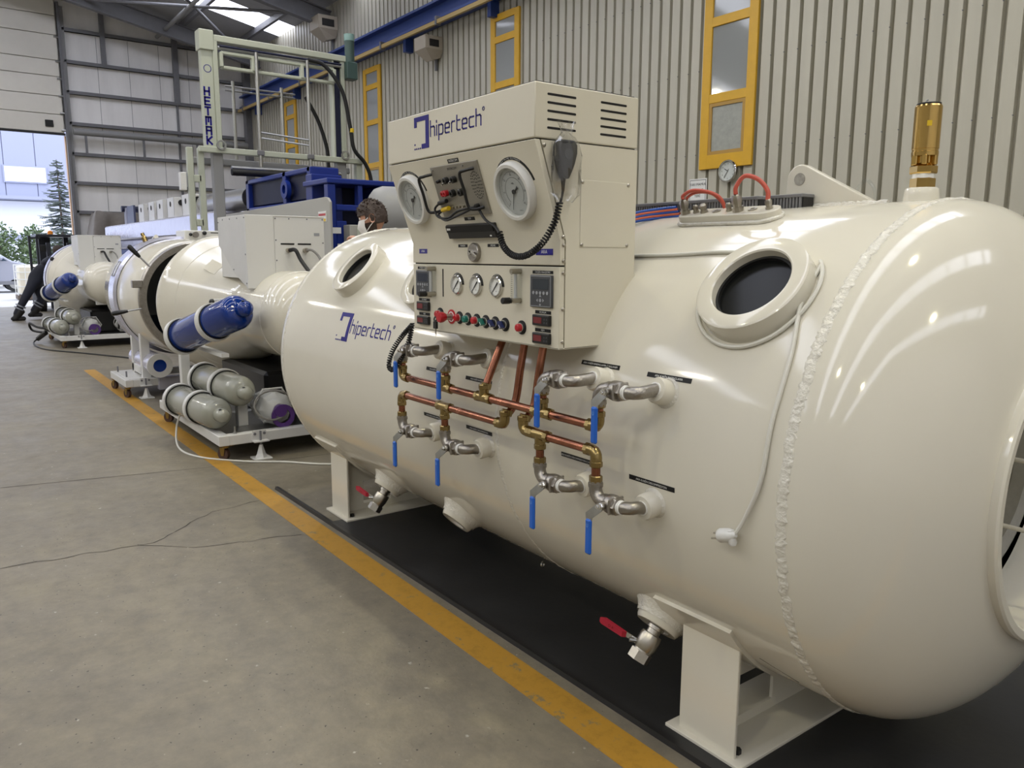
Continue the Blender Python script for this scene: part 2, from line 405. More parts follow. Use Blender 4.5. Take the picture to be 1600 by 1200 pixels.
# crane rail with bus bar
t = thing('crane_rail', (-8, 9.3, 6.5), 'long blue steel crane rail running high along the corrugated wall', 'rail')
part('web', MB().box((XE+.2, 9.28, 6.55), (12, 9.32, 6.85)), M_railb, t, 0)
part('top_flange', MB().box((XE+.2, 9.12, 6.85), (12, 9.48, 6.9)), M_railb, t, 0)
part('bottom_flange', MB().box((XE+.2, 9.12, 6.5), (12, 9.48, 6.55)), M_railb, t, 0)
for i in range(12):
    x = XE+1.2+3.4*i
    part('bracket', MB().box((x, 9.3, 6.2), (x+.12, 9.5, 6.5)), M_railb, t, 0)
t = thing('bus_bar', (-8, 9.05, 6.36), 'thin ochre power bar hung below the blue crane rail', 'rail')
part('bar', MB().box((XE+.3, 9.02, 6.36), (12, 9.08, 6.44)), M_busb, t, 0)
for i in range(16):
    x = XE+.8+2.5*i
    part('clip', MB().box((x, 9.0, 6.34), (x+.06, 9.12, 6.51)), M_steelp, t, 0)

# end wall with the sectional door
DY0, DY1, DZ = -2.2, 3.84, 5.16
mb = MB()
def wquad(mb, y0, y1, z0, tops=None, x=XE):
    mb.add([(x, y0, z0), (x, y1, z0), (x, y1, tops[1] if tops else roof_z(y1)), (x, y0, tops[0] if tops else roof_z(y0)),
            (x-.15, y0, z0), (x-.15, y1, z0), (x-.15, y1, tops[1] if tops else roof_z(y1)), (x-.15, y0, tops[0] if tops else roof_z(y0))],
           [(0, 1, 2, 3), (7, 6, 5, 4), (0, 4, 5, 1), (1, 5, 6, 2), (2, 6, 7, 3), (3, 7, 4, 0)])
wquad(mb, DY1, YW, 0); wquad(mb, RIDGE, DY1, DZ+.15); wquad(mb, -14.5, RIDGE, DZ+.15); wquad(mb, -14.5, DY0, 0, (DZ+.15, DZ+.15))
wall_end = solo('wall_end', mb, M_wallr, kind='structure', loc=(XE, 3, 0), smooth=0)
for z in (8.27, 7.35, 6.46, 5.54, 4.64, 3.77, 2.88):
    part('girt', MB().box((XE+.01, DY1+.1, z-.05), (XE+.12, YW, z+.05)).box((XE+.01, DY1+.1, z-.015), (XE+.13, YW, z-.05)), M_steelp, wall_end, 0)
part('post', MB().box((XE+.01, 4.97, 7.35), (XE+.14, 5.1, 8.9)), M_steelp, wall_end, 0)
part('post', MB().box((XE+.01, 7.06, 6.46), (XE+.16, 7.22, 8.6)), M_steelp, wall_end, 0)
part('post', MB().box((XE+.01, 7.1, 0), (XE+.09, 7.16, 6.46)), M_steelp, wall_end, 0)
part('post', MB().box((XE+.01, 9.3, 0), (XE+.3, 9.5, 8.3)), M_steelp, wall_end, 0)
for k in range(6):
    y = 4.85+.9*k
    part('liner_seam', MB().box((XE+.002, y, 0), (XE+.008, y+.012, 8.2)), M_pipe, wall_end, 0)
t = thing('heating_pipe', (XE+.3, 6.5, 5.2), 'fat grey horizontal pipe slung along the pale end wall', 'pipe')
part('pipe', MB().cyl((XE+.28, 4.0, 5.28), (XE+.28, 9.3, 5.28), .1, 14), M_pipe, t)
for y in (4.3, 5.95, 7.6):
    part('hanger', MB().box((XE+.24, y, 4.66), (XE+.31, y+.06, 5.2)), M_steelp, t, 0)
# door frame and leaf
t = thing('sectional_door', (XE+.1, DY1, 0), 'big white sectional overhead door rolled up above the bright doorway', 'door')
zs = [DZ+.06, 5.76, 6.3, 6.86, 7.33, 8.05, 8.6, 9.3]
for a, b in zip(zs[:-1], zs[1:]):
    part('panel', MB().box((XE+.08, DY0, a+.008), (XE+.14, DY1-.06, b-.008), .01), M_doorp, t)
part('bottom_seal', MB().box((XE+.07, DY0, DZ), (XE+.15, DY1-.04, DZ+.06)), M_black, t, 0)
part('hand_grip', MB().box((XE+.14, 3.28, 5.38), (XE+.17, 3.5, 5.58), .01), M_black, t)
part('track', MB().box((XE+.02, DY1-.02, 0), (XE+.2, DY1+.05, 9.0)), M_steelp, t, 0)
part('track', MB().box((XE+.02, DY1+.05, 0), (XE+.12, DY1+.16, 8.9)), M_pipe, t, 0)
for z in (5.3, 5.8, 6.3, 6.8, 7.3, 8.0):
    part('hinge_roller', MB().cyl((XE+.16, DY1-.14, z), (XE+.16, DY1+.0, z), .03, 8), M_steel, t)
part('edge_strip', MB().box((XE-.16, DY1-.05, 0), (XE+.02, DY1-.0, DZ)), mat('pale_orange_edge', (206, 172, 140), .6), t, 0)  # plain pale orange colour on the jamb edge

# far side and rear of the hall, never in view but they bounce light
solo('wall_left', MB().box((XE, -14.7, 0), (12, -14.5, EAVE+.1)), M_wall, kind='structure', smooth=0)
mb = MB(); wquad(mb, -14.5, RIDGE, 0, None, 12.15); wquad(mb, RIDGE, YW, 0, None, 12.15)
solo('wall_rear', mb, M_wallr, kind='structure', smooth=0)

# roof sheets with skylight strips, rafters, purlins, bracing
SX = [-24.4+5.6*i for i in range(7)]; SW = .65
def roof_slab(x0, x1, dz=0, th=.08):
    mb = MB()
    for ya, yb in ((YW, RIDGE), (RIDGE, 2*RIDGE-YW)):
        za, zb = roof_z(ya)+dz, roof_z(yb)+dz
        mb.add([(x0, ya, za), (x1, ya, za), (x1, yb, zb), (x0, yb, zb), (x0, ya, za+th), (x1, ya, za+th), (x1, yb, zb+th), (x0, yb, zb+th)],
               [(0, 3, 2, 1), (4, 5, 6, 7), (0, 1, 5, 4), (1, 2, 6, 5), (2, 3, 7, 6), (3, 0, 4, 7)])
    return mb
ceil = bpy.data.objects.new('ceiling', None); COL.objects.link(ceil); ceil['kind'] = 'structure'; ceil.location = (-8, 0, EAVE)
edges = [XE-.1]+[v for x in SX for v in (x-SW, x+SW)]+[12.1]
for a, b in zip(edges[0::2], edges[1::2]):
    part('roof_sheet', roof_slab(a, b), M_roofp, ceil, 0)
for x in SX: part('skylight', roof_slab(x-SW, x+SW), M_sky, ceil, 0)
for i in range(7):
    y = YW-.7-1.65*i
    if y > RIDGE: part('purlin', MB().box((XE, y-.05, roof_z(y)-.17), (12, y+.05, roof_z(y)-.0)), M_steelp, ceil, 0)
for x in (-26.9, -21.2, -15.6, -10.0, -4.4, 1.2, 6.8):
    mb = MB()
    for ya, yb in ((YW, RIDGE), (RIDGE, 2*RIDGE-YW)):
        for wx, d0, d1 in ((.1, .17, .2), (.02, .2, .6), (.1, .6, .64)):
            za, zb = roof_z(ya), roof_z(yb)
            mb.add([(x-wx, ya, za-d1), (x+wx, ya, za-d1), (x+wx, yb, zb-d1), (x-wx, yb, zb-d1), (x-wx, ya, za-d0), (x+wx, ya, za-d0), (x+wx, yb, zb-d0), (x-wx, yb, zb-d0)],
                   [(0, 3, 2, 1), (4, 5, 6, 7), (0, 1, 5, 4), (1, 2, 6, 5), (2, 3, 7, 6), (3, 0, 4, 7)])
    part('rafter', mb, M_steelp, ceil, 0)
def rz(y, d): return roof_z(y)-d
for (xa, ya, xb, yb) in ((-26.9, 9.0, -21.2, 4.4), (-26.9, 4.4, -21.2, 9.0), (-26.9, 4.4, -21.2, -.2), (-26.9, -.2, -21.2, 4.4)):
    part('brace_tube', MB().cyl((xa, ya, rz(ya, .42)), (xb, yb, rz(yb, .42)), .045, 8), M_steelp, ceil)
part('tie_tube', MB().cyl((-28, 6.6, rz(6.6, .45)), (-21.2, 6.6, rz(6.6, .45)), .06, 10), M_pipe, ceil)

# warm high-bay lamps below the roof; far-end ones are added, unseen, to brighten it
for x, y in ((-11, 3.2), (-5.4, 3.2), (.2, 3.2), (5.6, 3.2), (-25, -4.5), (-22.2, -8), (-19.4, -4.5), (-16.6, -8), (-13.8, -4.5), (-11, -8), (-5.4, -5), (.2, -5), (5.6, -5)):
    t = thing('high_bay_and_fill_lamp', (x, y, 7.4), 'round warm high bay lamp under the hall roof, the far ones added as fill light', 'lamp', 'high bay lamps under the roof')
    part('reflector', MB().lathe((x, y, 7.42), (0, 0, 1), [(0, .27), (.16, .16), (.3, .1), (.36, .04)], 24), M_lampb, t)
    part('lens', MB().cyl((x, y, 7.4), (x, y, 7.42), .16, 24), M_lamp, t)
    ld = bpy.data.lights.new('lamp_light', 'AREA'); ld.shape = 'DISK'; ld.size = .3; ld.energy = LAMP_W; ld.color = (1.0, .93, .64) if x > -9 else (1.0, .96, .86)
    lo = bpy.data.objects.new('lamp_light', ld); COL.objects.link(lo); lo.parent = t; lo.location = (0, 0, -.01)
    part('hanger', MB().cyl((x, y, 7.78), (x, y, roof_z(y)-.1), .01, 6), M_steelp, t)

# two housings on the wall
def housing(x, z, s, label):
    t = thing('wall_housing', (x, YW-.3, z-s*.6), label, 'housing', 'beige housings high on the wall')
    y1 = YW-.02; y0 = y1-s*.9
    part('body', MB().add([(x-s*.5, y0, z), (x+s*.5, y0, z), (x+s*.5, y1, z), (x-s*.5, y1, z), (x-s*.5, y0, z+s*.55), (x+s*.5, y0, z+s*.55), (x+s*.5, y1, z+s*.55), (x-s*.5, y1, z+s*.55),
         (x-s*.2, y0+s*.45, z-s*.45), (x+s*.3, y0+s*.45, z-s*.45), (x+s*.3, y1, z-s*.3), (x-s*.2, y1, z-s*.3)],
         [(4, 5, 6, 7), (0, 1, 5, 4), (1, 2, 6, 5), (2, 3, 7, 6), (3, 0, 4, 7), (8, 11, 10, 9), (0, 8, 9, 1), (1, 9, 10, 2), (2, 10, 11, 3), (3, 11, 8, 0)]), M_box, t, 0)
    part('louvre', MB().box((x+.52*s, y0+.1, z+.1*s), (x+.5*s, y1-.1, z+.4*s)), M_ductd, t, 0)
    part('bracket', MB().box((x-.03, y1-.05, z-.8*s), (x+.03, y1, z-.3*s)), M_steelp, t, 0)
housing(-15.6, 6.0, .48, 'beige wedge-shaped housing under the blue crane rail')
housing(-21.0, 7.55, .6, 'beige wedge-shaped housing above the crane rail near the roof')

# clock and paper sign on the wall
cx, cz, YC = -7.5, 2.81, YW-.05
t = thing('wall_clock', (cx, YC-.02, cz-.16), 'round white wall clock with chrome rim below the yellow window', 'clock')
part('case', MB().lathe((cx, YC-.01, cz), (0, -1, 0), [(0, .14), (0, .155), (.035, .16), (.05, .15), (.05, .138), (.02, .136)], 40, False), M_chrome, t)
part('dial', MB().cyl((cx, YC-.012, cz), (cx, YC-.03, cz), .135, 40), M_dial, t)
fnc = lambda u, v, h: (cx+u, YC-.031-h, cz+v)
mm = MB()
for k in range(12):
    a = math.radians(90-30*(k+1)); mm.text(str(k+1), .03, lambda u, v, h, a=a: fnc(u+.105*math.cos(a), v+.105*math.sin(a), h), .001)
part('numerals', mm, M_printblk, t, 0)
part('minute_hand', MB().strokes([[(.0, .0), (-.055, -.085)], [(0, 0), (.015, .025)]], .007, fnc, .002, .004), M_printblk, t, 0)
part('hour_hand', MB().strokes([[(.0, .0), (-.055, .035)]], .009, fnc, .004, .006), M_printblk, t, 0)
part('glass', MB().cyl((cx, YC-.044, cz), (cx, YC-.046, cz), .135, 40), M_clear, t)
sx, sz = -8.1, 2.58
t = thing('wall_sign', (sx, YW-.01, sz-.18), 'small white notice with black Turkish lettering left of the clock', 'sign')
part('board', MB().box((sx-.17, YW-.012, sz-.17), (sx+.17, YW-.002, sz+.17)), M_print, t, 0)
fns = lambda u, v, h: (sx+u, YW-.013-h, sz+v)
mm = MB()
for k, s in enumerate(('YARI MAMUL', 'BEKLEME', 'YERİ')): mm.text(s, .055, lambda u, v, h, k=k: fns(u, v+.085-.085*k, h), .001)
mm.strokes([[(-.15, -.15), (.15, -.15), (.15, .15), (-.15, .15), (-.15, -.15)]], .006, fns, 0, .001)
part('lettering', mm, M_printblk, t, 0)

# ================================================================== MAIN CHAMBER
TY, TZ, TR = 2.519, .958, .8137
XL, XC, XR = -4.66, -2.397, -1.137
def tank(x, th, h=0.0):
    a = math.radians(th); return Vector((x, TY-(TR+h)*math.cos(a), TZ+(TR+h)*math.sin(a)))
def tnorm(th): a = math.radians(th); return Vector((0, -math.cos(a), math.sin(a)))
def bevel(o, wd=.003, seg=2):
    m = o.modifiers.new('bevel', 'BEVEL'); m.width = wd; m.segments = seg; m.limit_method = 'ANGLE'; m.angle_limit = math.radians(40); return o
ch = thing('hyperbaric_chamber', (-2.9, TY, 0), 'huge cream steel pressure chamber on saddle feet in the foreground', 'pressure chamber')
prof = []
for k in range(0, 19):
    t = PI/2*(1-k/18); prof.append((XL-.5*TR*math.sin(t), TR*math.cos(t) if k else .0005))
prof += [(XL+(XR-XL)*k/12, TR) for k in range(1, 13)]
OR = .44
for k in range(1, 25):
    t = PI/2*k/24; r = TR*math.cos(t)
    if r < OR: break
    prof.append((XR+.5*TR*math.sin(t), r))
prof.append((XR+.5*TR*math.sqrt(1-(OR/TR)**2), OR))
part('shell', MB().lathe((0, TY, TZ), (1, 0, 0), prof, 160, False), M_cream, ch, 30)
def weld(x, r, amp=.004, rad=.008, n=420, parent=ch, cy=TY, cz=TZ, wob=.004):
    mb = MB(); vs = []; fs = []; m = 7
    for i in range(n):
        a = 2*PI*i/n; dr = random.uniform(-amp, amp)*.5; dx = random.uniform(-wob, wob)
        for k in range(m):
            b = PI*k/(m-1); xx = x+dx+math.cos(b)*rad*1.7; rr = r-.001+max(0, math.sin(b))*(rad*.55+dr)
            vs.append((xx, cy-rr*math.cos(a), cz+rr*math.sin(a)))
    for i in range(n):
        j = (i+1) % n
        for k in range(m-1): fs.append((i*m+k, i*m+k+1, j*m+k+1, j*m+k))
    mb.add(vs, fs); return part('weld_bead', mb, M_weld, parent, 60)
weld(XL, TR); weld(XC, TR, .003, .006); weld(XR, TR, .005, .009, 700, wob=.0045)
# end opening with flange and inner door
XO = XR+.347
part('end_flange', MB().lathe((0, TY, TZ), (1, 0, 0), [(XO-.03, .414), (XO-.03, OR+.004), (XO+.012, OR+.006), (XO+.018, OR), (XO+.018, .42), (XO+.012, .414), (XO-.03, .414)], 120, False), M_cream, ch, 40)
part('end_collar', MB().lathe((0, TY, TZ), (1, 0, 0), [(XO-.03, .415), (XO-.2, .415), (XO-.2, .33)], 96, False), M_cream, ch)
part('inner_door', MB().lathe((0, TY, TZ), (1, 0, 0), [(XO-.26, .0005), (XO-.245, .2), (XO-.2, .37), (XO-.2, .415)], 96, False), M_creamsat, ch)
for y_, z_ in ((TY+.03, 1.006), (TY+.08, .782)):
    part('grab_bar', MB().cyl((XO-.26, y_, z_), (XO+.1, y_, z_), .007, 10), M_creamsat, ch)
part('door_ring', MB().ring((XO-.22, TY, TZ), (1, 0, 0), .33, .26, .04, 80), M_steel, ch)
weld(XO-.028, OR+.012, .004, .009, 260)
# portholes
def port(x, th, r=.168, ri=.119, h=.05):
    n = tnorm(th); o = tank(x, th, -.05)
    f = part('porthole_flange', MB().lathe(o, n, [(0, r+.004), (.05+h*.92, r), (.05+h, r-.006), (.05+h, ri+.004), (.05+h-.004, ri), (.03, ri), (0, ri)], 72, False), M_cream, ch, 40)
    part('glass', MB().cyl(o+n*.045, o+n*.06, ri+.004, 48), M_glassd, f)
    part('gasket', MB().ring(o+n*.06, n, ri+.002, ri-.008, .012, 48), M_blackrub, f)
port(-1.395, 41.5); port(-3.985, 42.5); port(-3.17, 40.0)
# nozzle bosses
VX = {'t': (-1.715, -1.988, -2.598, -2.945), 'b': (-1.722, -1.999, -2.606, -2.958)}
for row, th in (('t', 17.0), ('b', -7.0)):
    for xv in VX[row]:
        n = tnorm(th); o = tank(xv+.142, th, -.02)
        b = part('nozzle_boss', MB().lathe(o, n, [(0, .041), (.065, .04), (.072, .036), (.072, .02)], 32, False), M_cream, ch, 40)
        part('weld_fillet', MB().lathe(o+n*.012, n, [(0, .052), (.012, .044), (.018, .041)], 32, False), M_weld, b)
# drain stubs under the belly
STUB = ((-1.75, -47), (-3.0, -44), (-3.8, -48.5))
for x, th in STUB:
    n = tnorm(th); o = tank(x, th, -.03)
    b = part('drain_stub', MB().lathe(o, n, [(0, .092), (.045, .086), (.075, .08), (.085, .074), (.085, .048), (.07, .046)], 40, False), M_cream, ch, 40)
    part('plug_disc', MB().cyl(o+n*.06, o+n*.075, .048, 32), M_cream, b)
    part('weld_fillet', MB().lathe(o+n*.02, n, [(0, .118), (.014, .103), (.03, .092), (.045, .087)], 40, False), M_weld, b)
# saddle feet
def saddle(xc):
    s = part('saddle_foot', MB().box((xc-.115, 1.925, .012), (xc+.115, 1.937, .44), .002), M_cream, ch)
    x0, x1 = xc-.155, xc+.155
    part('base_plate', MB().box((x0, 1.9, .0), (x1, 3.14, .014), .002), M_cream, s)
    part('rear_plate', MB().box((xc-.115, 3.1, .012), (xc+.115, 3.112, .44), .002), M_cream, s)
    vs = []; fs = []; ths = [-36-108*k/24 for k in range(25)]
    for th in ths:
        for x in (xc-.185, xc+.13):
            for h in (.0, .013): vs.append(tank(x, th, h))
    for k in range(24):
        a, b = 4*k, 4*k+4; fs += [(a+1, a+3, b+3, b+1), (a, b, b+2, a+2), (a, a+1, b+1, b), (a+2, b+2, b+3, a+3)]
    fs += [(0, 2, 3, 1), (96, 97, 99, 98)]
    part('wrapper_pad', MB().add(vs, fs), M_cream, s, 40)
    def zt(y): d = (y-TY)/(TR+.01); return TZ-(TR+.01)*math.sqrt(1-d*d)
    mb = MB(); ys = [1.937+(3.1-1.937)*k/24 for k in range(25)]
    for a, b in zip(ys[:-1], ys[1:]):
        segs = [((.012, .012), (.05, .05)), ((.2, .2), (min(.44, zt(a)), min(.44, zt(b))))] if (2.06 < (a+b)/2 < 2.3 or 2.74 < (a+b)/2 < 2.98) else [((.012, .012), (min(.44, zt(a)), min(.44, zt(b))))]
        for (l0, l1), (t0, t1) in segs:
            mb.add([(xc-.006, a, l0), (xc-.006, b, l1), (xc-.006, b, t1), (xc-.006, a, t0), (xc+.006, a, l0), (xc+.006, b, l1), (xc+.006, b, t1), (xc+.006, a, t0)],
                   [(0, 3, 2, 1), (4, 5, 6, 7), (0, 1, 5, 4), (3, 7, 6, 2), (0, 4, 7, 3), (1, 2, 6, 5)])
    part('web', mb, M_cream, s, 0)
    part('bolt', MB().cyl((xc+.1, 1.96, .014), (xc+.1, 1.96, .03), .014, 6), M_black, s)
saddle(-1.515); saddle(-4.385)
# lifting lug, vent tube
fl_ = lambda u, v, h: (u, 2.5+h, v)
poly = [(-1.72, 1.765)]+[(-1.665+.05*math.cos(math.radians(a)), 1.866+.05*math.sin(math.radians(a))) for a in range(180, 54, -10)]+[(-1.375, 1.768)]
lug = part('lifting_lug', MB().prism(poly, fl_, -.016, .016), M_cream, ch, 30); bevel(lug, .004)
part('eye', MB().cyl((-1.665, 2.4836, 1.866), (-1.665, 2.482, 1.866), .021, 28), mat('lug_eye_grey', (150, 146, 136), .5, var=.25, vscale=60), lug)
part('weld_fillet', MB().tube([(-1.74+.4*k/40, 2.482-random.uniform(0, .004), 1.768+random.uniform(0, .005)) for k in range(41)], .009, 8), M_weld, lug)
part('valve_boss', MB().lathe((-1.245, 2.5, 1.74), (0, 0, 1), [(0, .056), (.05, .05), (.066, .048), (.07, .044)], 36), M_cream, ch, 40)
# gland plate near the top
gn = tnorm(70); gt = Vector((0, math.sin(math.radians(70)), math.cos(math.radians(70))))
def gp(x, s, h): return tank(x, 70, h)+gt*s
rr = []
for cx_, a0 in ((-1.61, -90), (-1.93, 90)):
    for k in range(9): a = math.radians(a0+180*k/8); rr.append((cx_+.045*math.cos(a), .045*math.sin(a)))
g = part('gland_plate', MB().prism(rr, lambda u, v, h: gp(u, v, h), -.012, .032), M_cream, ch, 40); bevel(g, .003)
part('weld_fillet', MB().tube([gp(u*1.0, v*1.1, .003+random.uniform(0, .003)) for u, v in rr], .008, 8, True), M_weld, g)
def gland(x, s, h=.045, r=.012, m=M_nickel):
    o = gp(x, s, .03)
    q = part('cable_gland', MB().lathe(o, gn, [(0, r*1.25), (h*.3, r*1.25), (h*.3, r), (h*.5, r), (h*.5, r*1.2), (h*.8, r*1.2), (h, r*.8)], 8), m, g, 30); return o+gn*h
e1 = gland(-1.945, -.01, .055, .014); e2 = gland(-1.905, .0, .03, .009); e3 = gland(-1.865, -.005, .035, .011); e4 = gland(-1.76, .0, .03, .009); e5 = gland(-1.715, -.01, .06, .015); e6 = gland(-1.6, .0, .035, .01)
for x in (-1.815, -1.665): part('blank_socket', MB().ring(gp(x, 0, .032), gn, .015, .008, .004, 20), M_nickel, g)
# loops of red cable
def solo_cable(name, pts, r, m, label, cat='cable', n=10, group=None):
    return solo(name, MB().tube(bez(pts, 8), r, n), m, label, cat, group)
solo_cable('red_cable', [e1, e1+Vector((.0, 0, .014)), e1+Vector((.035, .01, .03)), e1+Vector((.09, .03, .022)), e1+Vector((.125, .05, .0)), e1+Vector((.135, .07, -.04))], .0065, M_redcab, 'low arching pair of red cables tied over the gland plate')
solo_cable('red_cable', [e5, e5+Vector((.001, 0, .025)), e5+Vector((.025, .01, .058)), e5+Vector((.075, .015, .045)), e5+Vector((.11, .02, .008)), e6+Vector((0, 0, -.006))], .0075, M_redcab, 'tall red cable loop at the right end of the gland plate')
solo_cable('red_cable', [e1+Vector((.004, .012, -.02)), e1+Vector((.008, .014, .008)), e1+Vector((.045, .025, .024)), e1+Vector((.1, .045, .014)), e1+Vector((.14, .08, -.04))], .0055, M_redcab, 'thin red cable lying behind the low arching red cable')
solo_cable('grey_hose', [(-1.60, 2.72, 1.76), (-1.59, 2.72, 1.83), (-1.555, 2.72, 1.868), (-1.52, 2.72, 1.83), (-1.515, 2.72, 1.75)], .006, M_clear, 'small arch of clear tube on the tank right of the lifting lug', 'tube')
# slotted trunking on top of the tank
def trunk(x0, x1, y, z, label):
    t = thing('cable_trunking', ((x0+x1)/2, y, z-.08), label, 'trunking', 'slotted trunking on top of the chamber')
    part('core', MB().box((x0, y-.015, z-.08), (x1, y+.045, z-.004)), M_ductd, t, 0)
    mb = MB(); n = int((x1-x0)/.0125)
    for i in range(n):
        x = x0+(x1-x0)*i/n; mb.box((x, y-.022, z-.075), (x+.0075, y-.014, z-.004))
    part('slotted_side', mb, M_duct, t, 0, kind='stuff')
    part('lid', MB().box((x0, y-.026, z-.004), (x1, y+.05, z+.008), .002), M_duct, t)
    part('bottom_strip', MB().box((x0, y-.023, z-.095), (x1, y+.045, z-.075)), M_duct, t, 0)
trunk(-2.42, -1.715, 2.345, 1.797, 'long grey slotted cable trunking behind the gland plate')
trunk(-1.85, -1.6, 2.43, 1.803, 'short grey slotted cable trunking beside the lifting lug')
for k, (m, lb) in enumerate(((M_blcab, 'topmost blue cable of the bundle leaving the trunking'), (M_orcab, 'upper orange cable of the bundle leaving the trunking'), (M_blcab, 'lower blue cable of the bundle leaving the trunking'), (M_orcab, 'lower orange cable of the bundle leaving the trunking'), (M_blcab, 'lowest blue cable of the bundle leaving the trunking'))):
    z = 1.822-.011*k
    solo_cable('bundle_cable', [(-2.08+.006*k, 2.32, 1.783-.0085*k), (-2.14, 2.305, 1.779-.0085*k), (-2.2, 2.24, 1.766-.008*k), (-2.25, 2.14, 1.736-.0075*k), (-2.3, 2.03, 1.70-.007*k), (-2.33, 1.93, 1.665-.006*k)], .006, m, lb, group='blue and orange cables')
# white cord around the porthole with plug
pc, pth, pr = -1.395, 41.5, .186
def around(a): return tank(pc+pr*math.cos(math.radians(a)), pth+math.degrees(pr*math.sin(math.radians(a))/TR), .007)
pts = [tank(-2.0, 51.5, .006), tank(-1.8, 52, .006), tank(-1.62, 53, .006)]+[around(a) for a in range(125, 405, 12)]
t = thing('power_cord', tuple(tank(-1.285, -8)), 'white power cord looped round the near porthole and hanging to a plug', 'cord')
part('cord', MB().tube(bez(pts, 3), .0062, 8), M_whcab, t)
tail = [around(35), tank(-1.236, 40, .008), tank(-1.197, 28, .007), tank(-1.196, 15, .007), tank(-1.2, 4.5, .008), tank(-1.24, -3.5, .012), tank(-1.262, -6.6, .02)]
part('cord', MB().tube(bez(tail, 6), .0062, 8), M_whcab, t)
po = tank(-1.265, -7, .022); pd = (tank(-1.325, -8.2, .03)-po).normalized()
pb = part('plug', MB().lathe(po-pd*.005, pd, [(0, .007), (.012, .015), (.022, .019), (.05, .02), (.055, .017)], 18), M_white, t)
part('plug', MB().lathe(po+pd*.012, Vector((.35, 0, -1)), [(-.012, .013), (.022, .012), (.03, .007)], 14), M_white, t)
for s in (-1, 1):
    o = po+pd*.05+Vector((0, s*.004, s*.007)); part('pin', MB().cyl(o, o+pd*.022, .0026, 8), M_nickel, pb)
# lettering strips on the shell
def strip(x0, x1, th, txt, sz=.0095, tilt=0):
    f = lambda u, v, h: tank(u, th+math.degrees(v/TR), h)
    o = part('label_strip', MB().prism([(x0+(x1-x0)*k/6, -.0075) for k in range(7)]+[(x1-(x1-x0)*k/6, .0075) for k in range(7)], f, -.001, .0012), M_blacklab, ch, 0)
    xm = (x0+x1)/2
    part('lettering', MB().text(txt, sz, lambda u, v, h: f(xm+u, v-.0005, h), .0017), M_print, o, 0)
strip(-1.667, -1.492, 20.3, 'ARA KABİN BASINÇLAMA'); strip(-1.972, -1.79, 20.6, 'ARA KABİN BASINÇLAMA Ç KALANIM')
strip(-1.683, -1.497, -2.7, 'ARA KABİN DEKOMPRESYON'); strip(-2.012, -1.83, -2.4, 'ARA KABİN DEKOMPRESYON Ç KALANIM')
strip(-2.612, -2.43, -3.2, 'ANA KABİN DEKOMPRESYON'); strip(-2.952, -2.77, -3.4, 'ANA KABİN DEKOMPRESYON Ç')
strip(-2.634, -2.45, 10.8, 'ANA KABİN BASINÇLAMA'); strip(-2.948, -2.77, 10.9, 'ANA KABİN BASINÇLAMA Ç')
part('scuff', MB().prism([(-1.34, -.0), (-1.33, -.004), (-1.24, -.05), (-1.236, -.047)], lambda u, v, h: tank(u, -45+math.degrees(v/TR)*1.6, h), -.001, .001), M_black, ch, 0)
# squared logo lettering
GL = {'h': ([[(0, 1.62), (0, 0)], [(0, 1), (.58, 1), (.72, .86), (.72, 0)]], .72), 'i': ([[(0, 0), (0, 1)], [(0, 1.36), (0, 1.5)]], 0),
      'p': ([[(0, -.55), (0, 1), (.58, 1), (.72, .86), (.72, .14), (.58, 0), (0, 0)]], .72), 'e': ([[(.68, 0), (.14, 0), (0, .14), (0, .86), (.14, 1), (.58, 1), (.72, .86), (.72, .5), (0, .5)]], .72),
      'r': ([[(0, 0), (0, .86), (.14, 1), (.5, 1)]], .5), 't': ([[(0, 1.5), (0, .14), (.14, 0), (.5, 0)], [(0, 1), (.45, 1)]], .5), 'c': ([[(.68, 0), (.14, 0), (0, .14), (0, .86), (.14, 1), (.68, 1)]], .68)}
def logo(parent, fn, x0, z0, sc, wd):
    # emblem
    em = MB(); E = lambda u, v: (x0+u*sc, z0+v*sc)
    E = lambda u, v: (x0+u*sc*1.26, z0+v*sc)
    for u0, u1, v0, v1 in ((0, .5, 1.45, 2.7), (.5, 2.25, 2.12, 2.7), (2.25, 2.9, -1.3, 2.7), (1.45, 2.25, -1.3, -.7)):
        n = max(1, int((v1-v0)/.3))
        for k in range(n): em.prism([E(u0, v0+(v1-v0)*k/n), E(u1, v0+(v1-v0)*k/n), E(u1, v0+(v1-v0)*(k+1)/n), E(u0, v0+(v1-v0)*(k+1)/n)], fn, 0, .001)
    for k in range(4): em.prism([E(.0+.36*k, -1.3), E(.2+.36*k, -1.3), E(.2+.36*k, -1.1), E(.0+.36*k, -1.1)], fn, 0, .001)
    em.prism([E(0, -.75), E(.2, -.75), E(.2, -.55), E(0, -.55)], fn, 0, .001)
    part('emblem', em, M_logo, parent, 0)
    mb = MB(); x = 4.05; kx, ky = 1.36, 1.12
    for c in 'hipertech':
        ls, adv = GL[c]; mb.strokes([[(x0+(x+u*kx)*sc, z0+v*ky*sc) for u, v in ln] for ln in ls], wd, fn, 0, .001); x += adv*kx+.5
    ci = [(x+.02+.2*math.cos(2*PI*k/10), 1.7+.2*math.sin(2*PI*k/10)) for k in range(11)]
    mb.strokes([[(x0+u*sc, z0+v*sc) for u, v in ci]], wd*.4, fn, 0, .001)
    mb.text('R', sc*.28, lambda u, v, h: fn(x0+(x+.02)*sc+u, z0+1.7*sc+v, h), .001)
    part('lettering', mb, M_logo, parent, 0)
logo(ch, lambda u, v, h: tank(u, 17.2+math.degrees(v/TR), h+.0005), -3.925, 0, .0385, .0072)

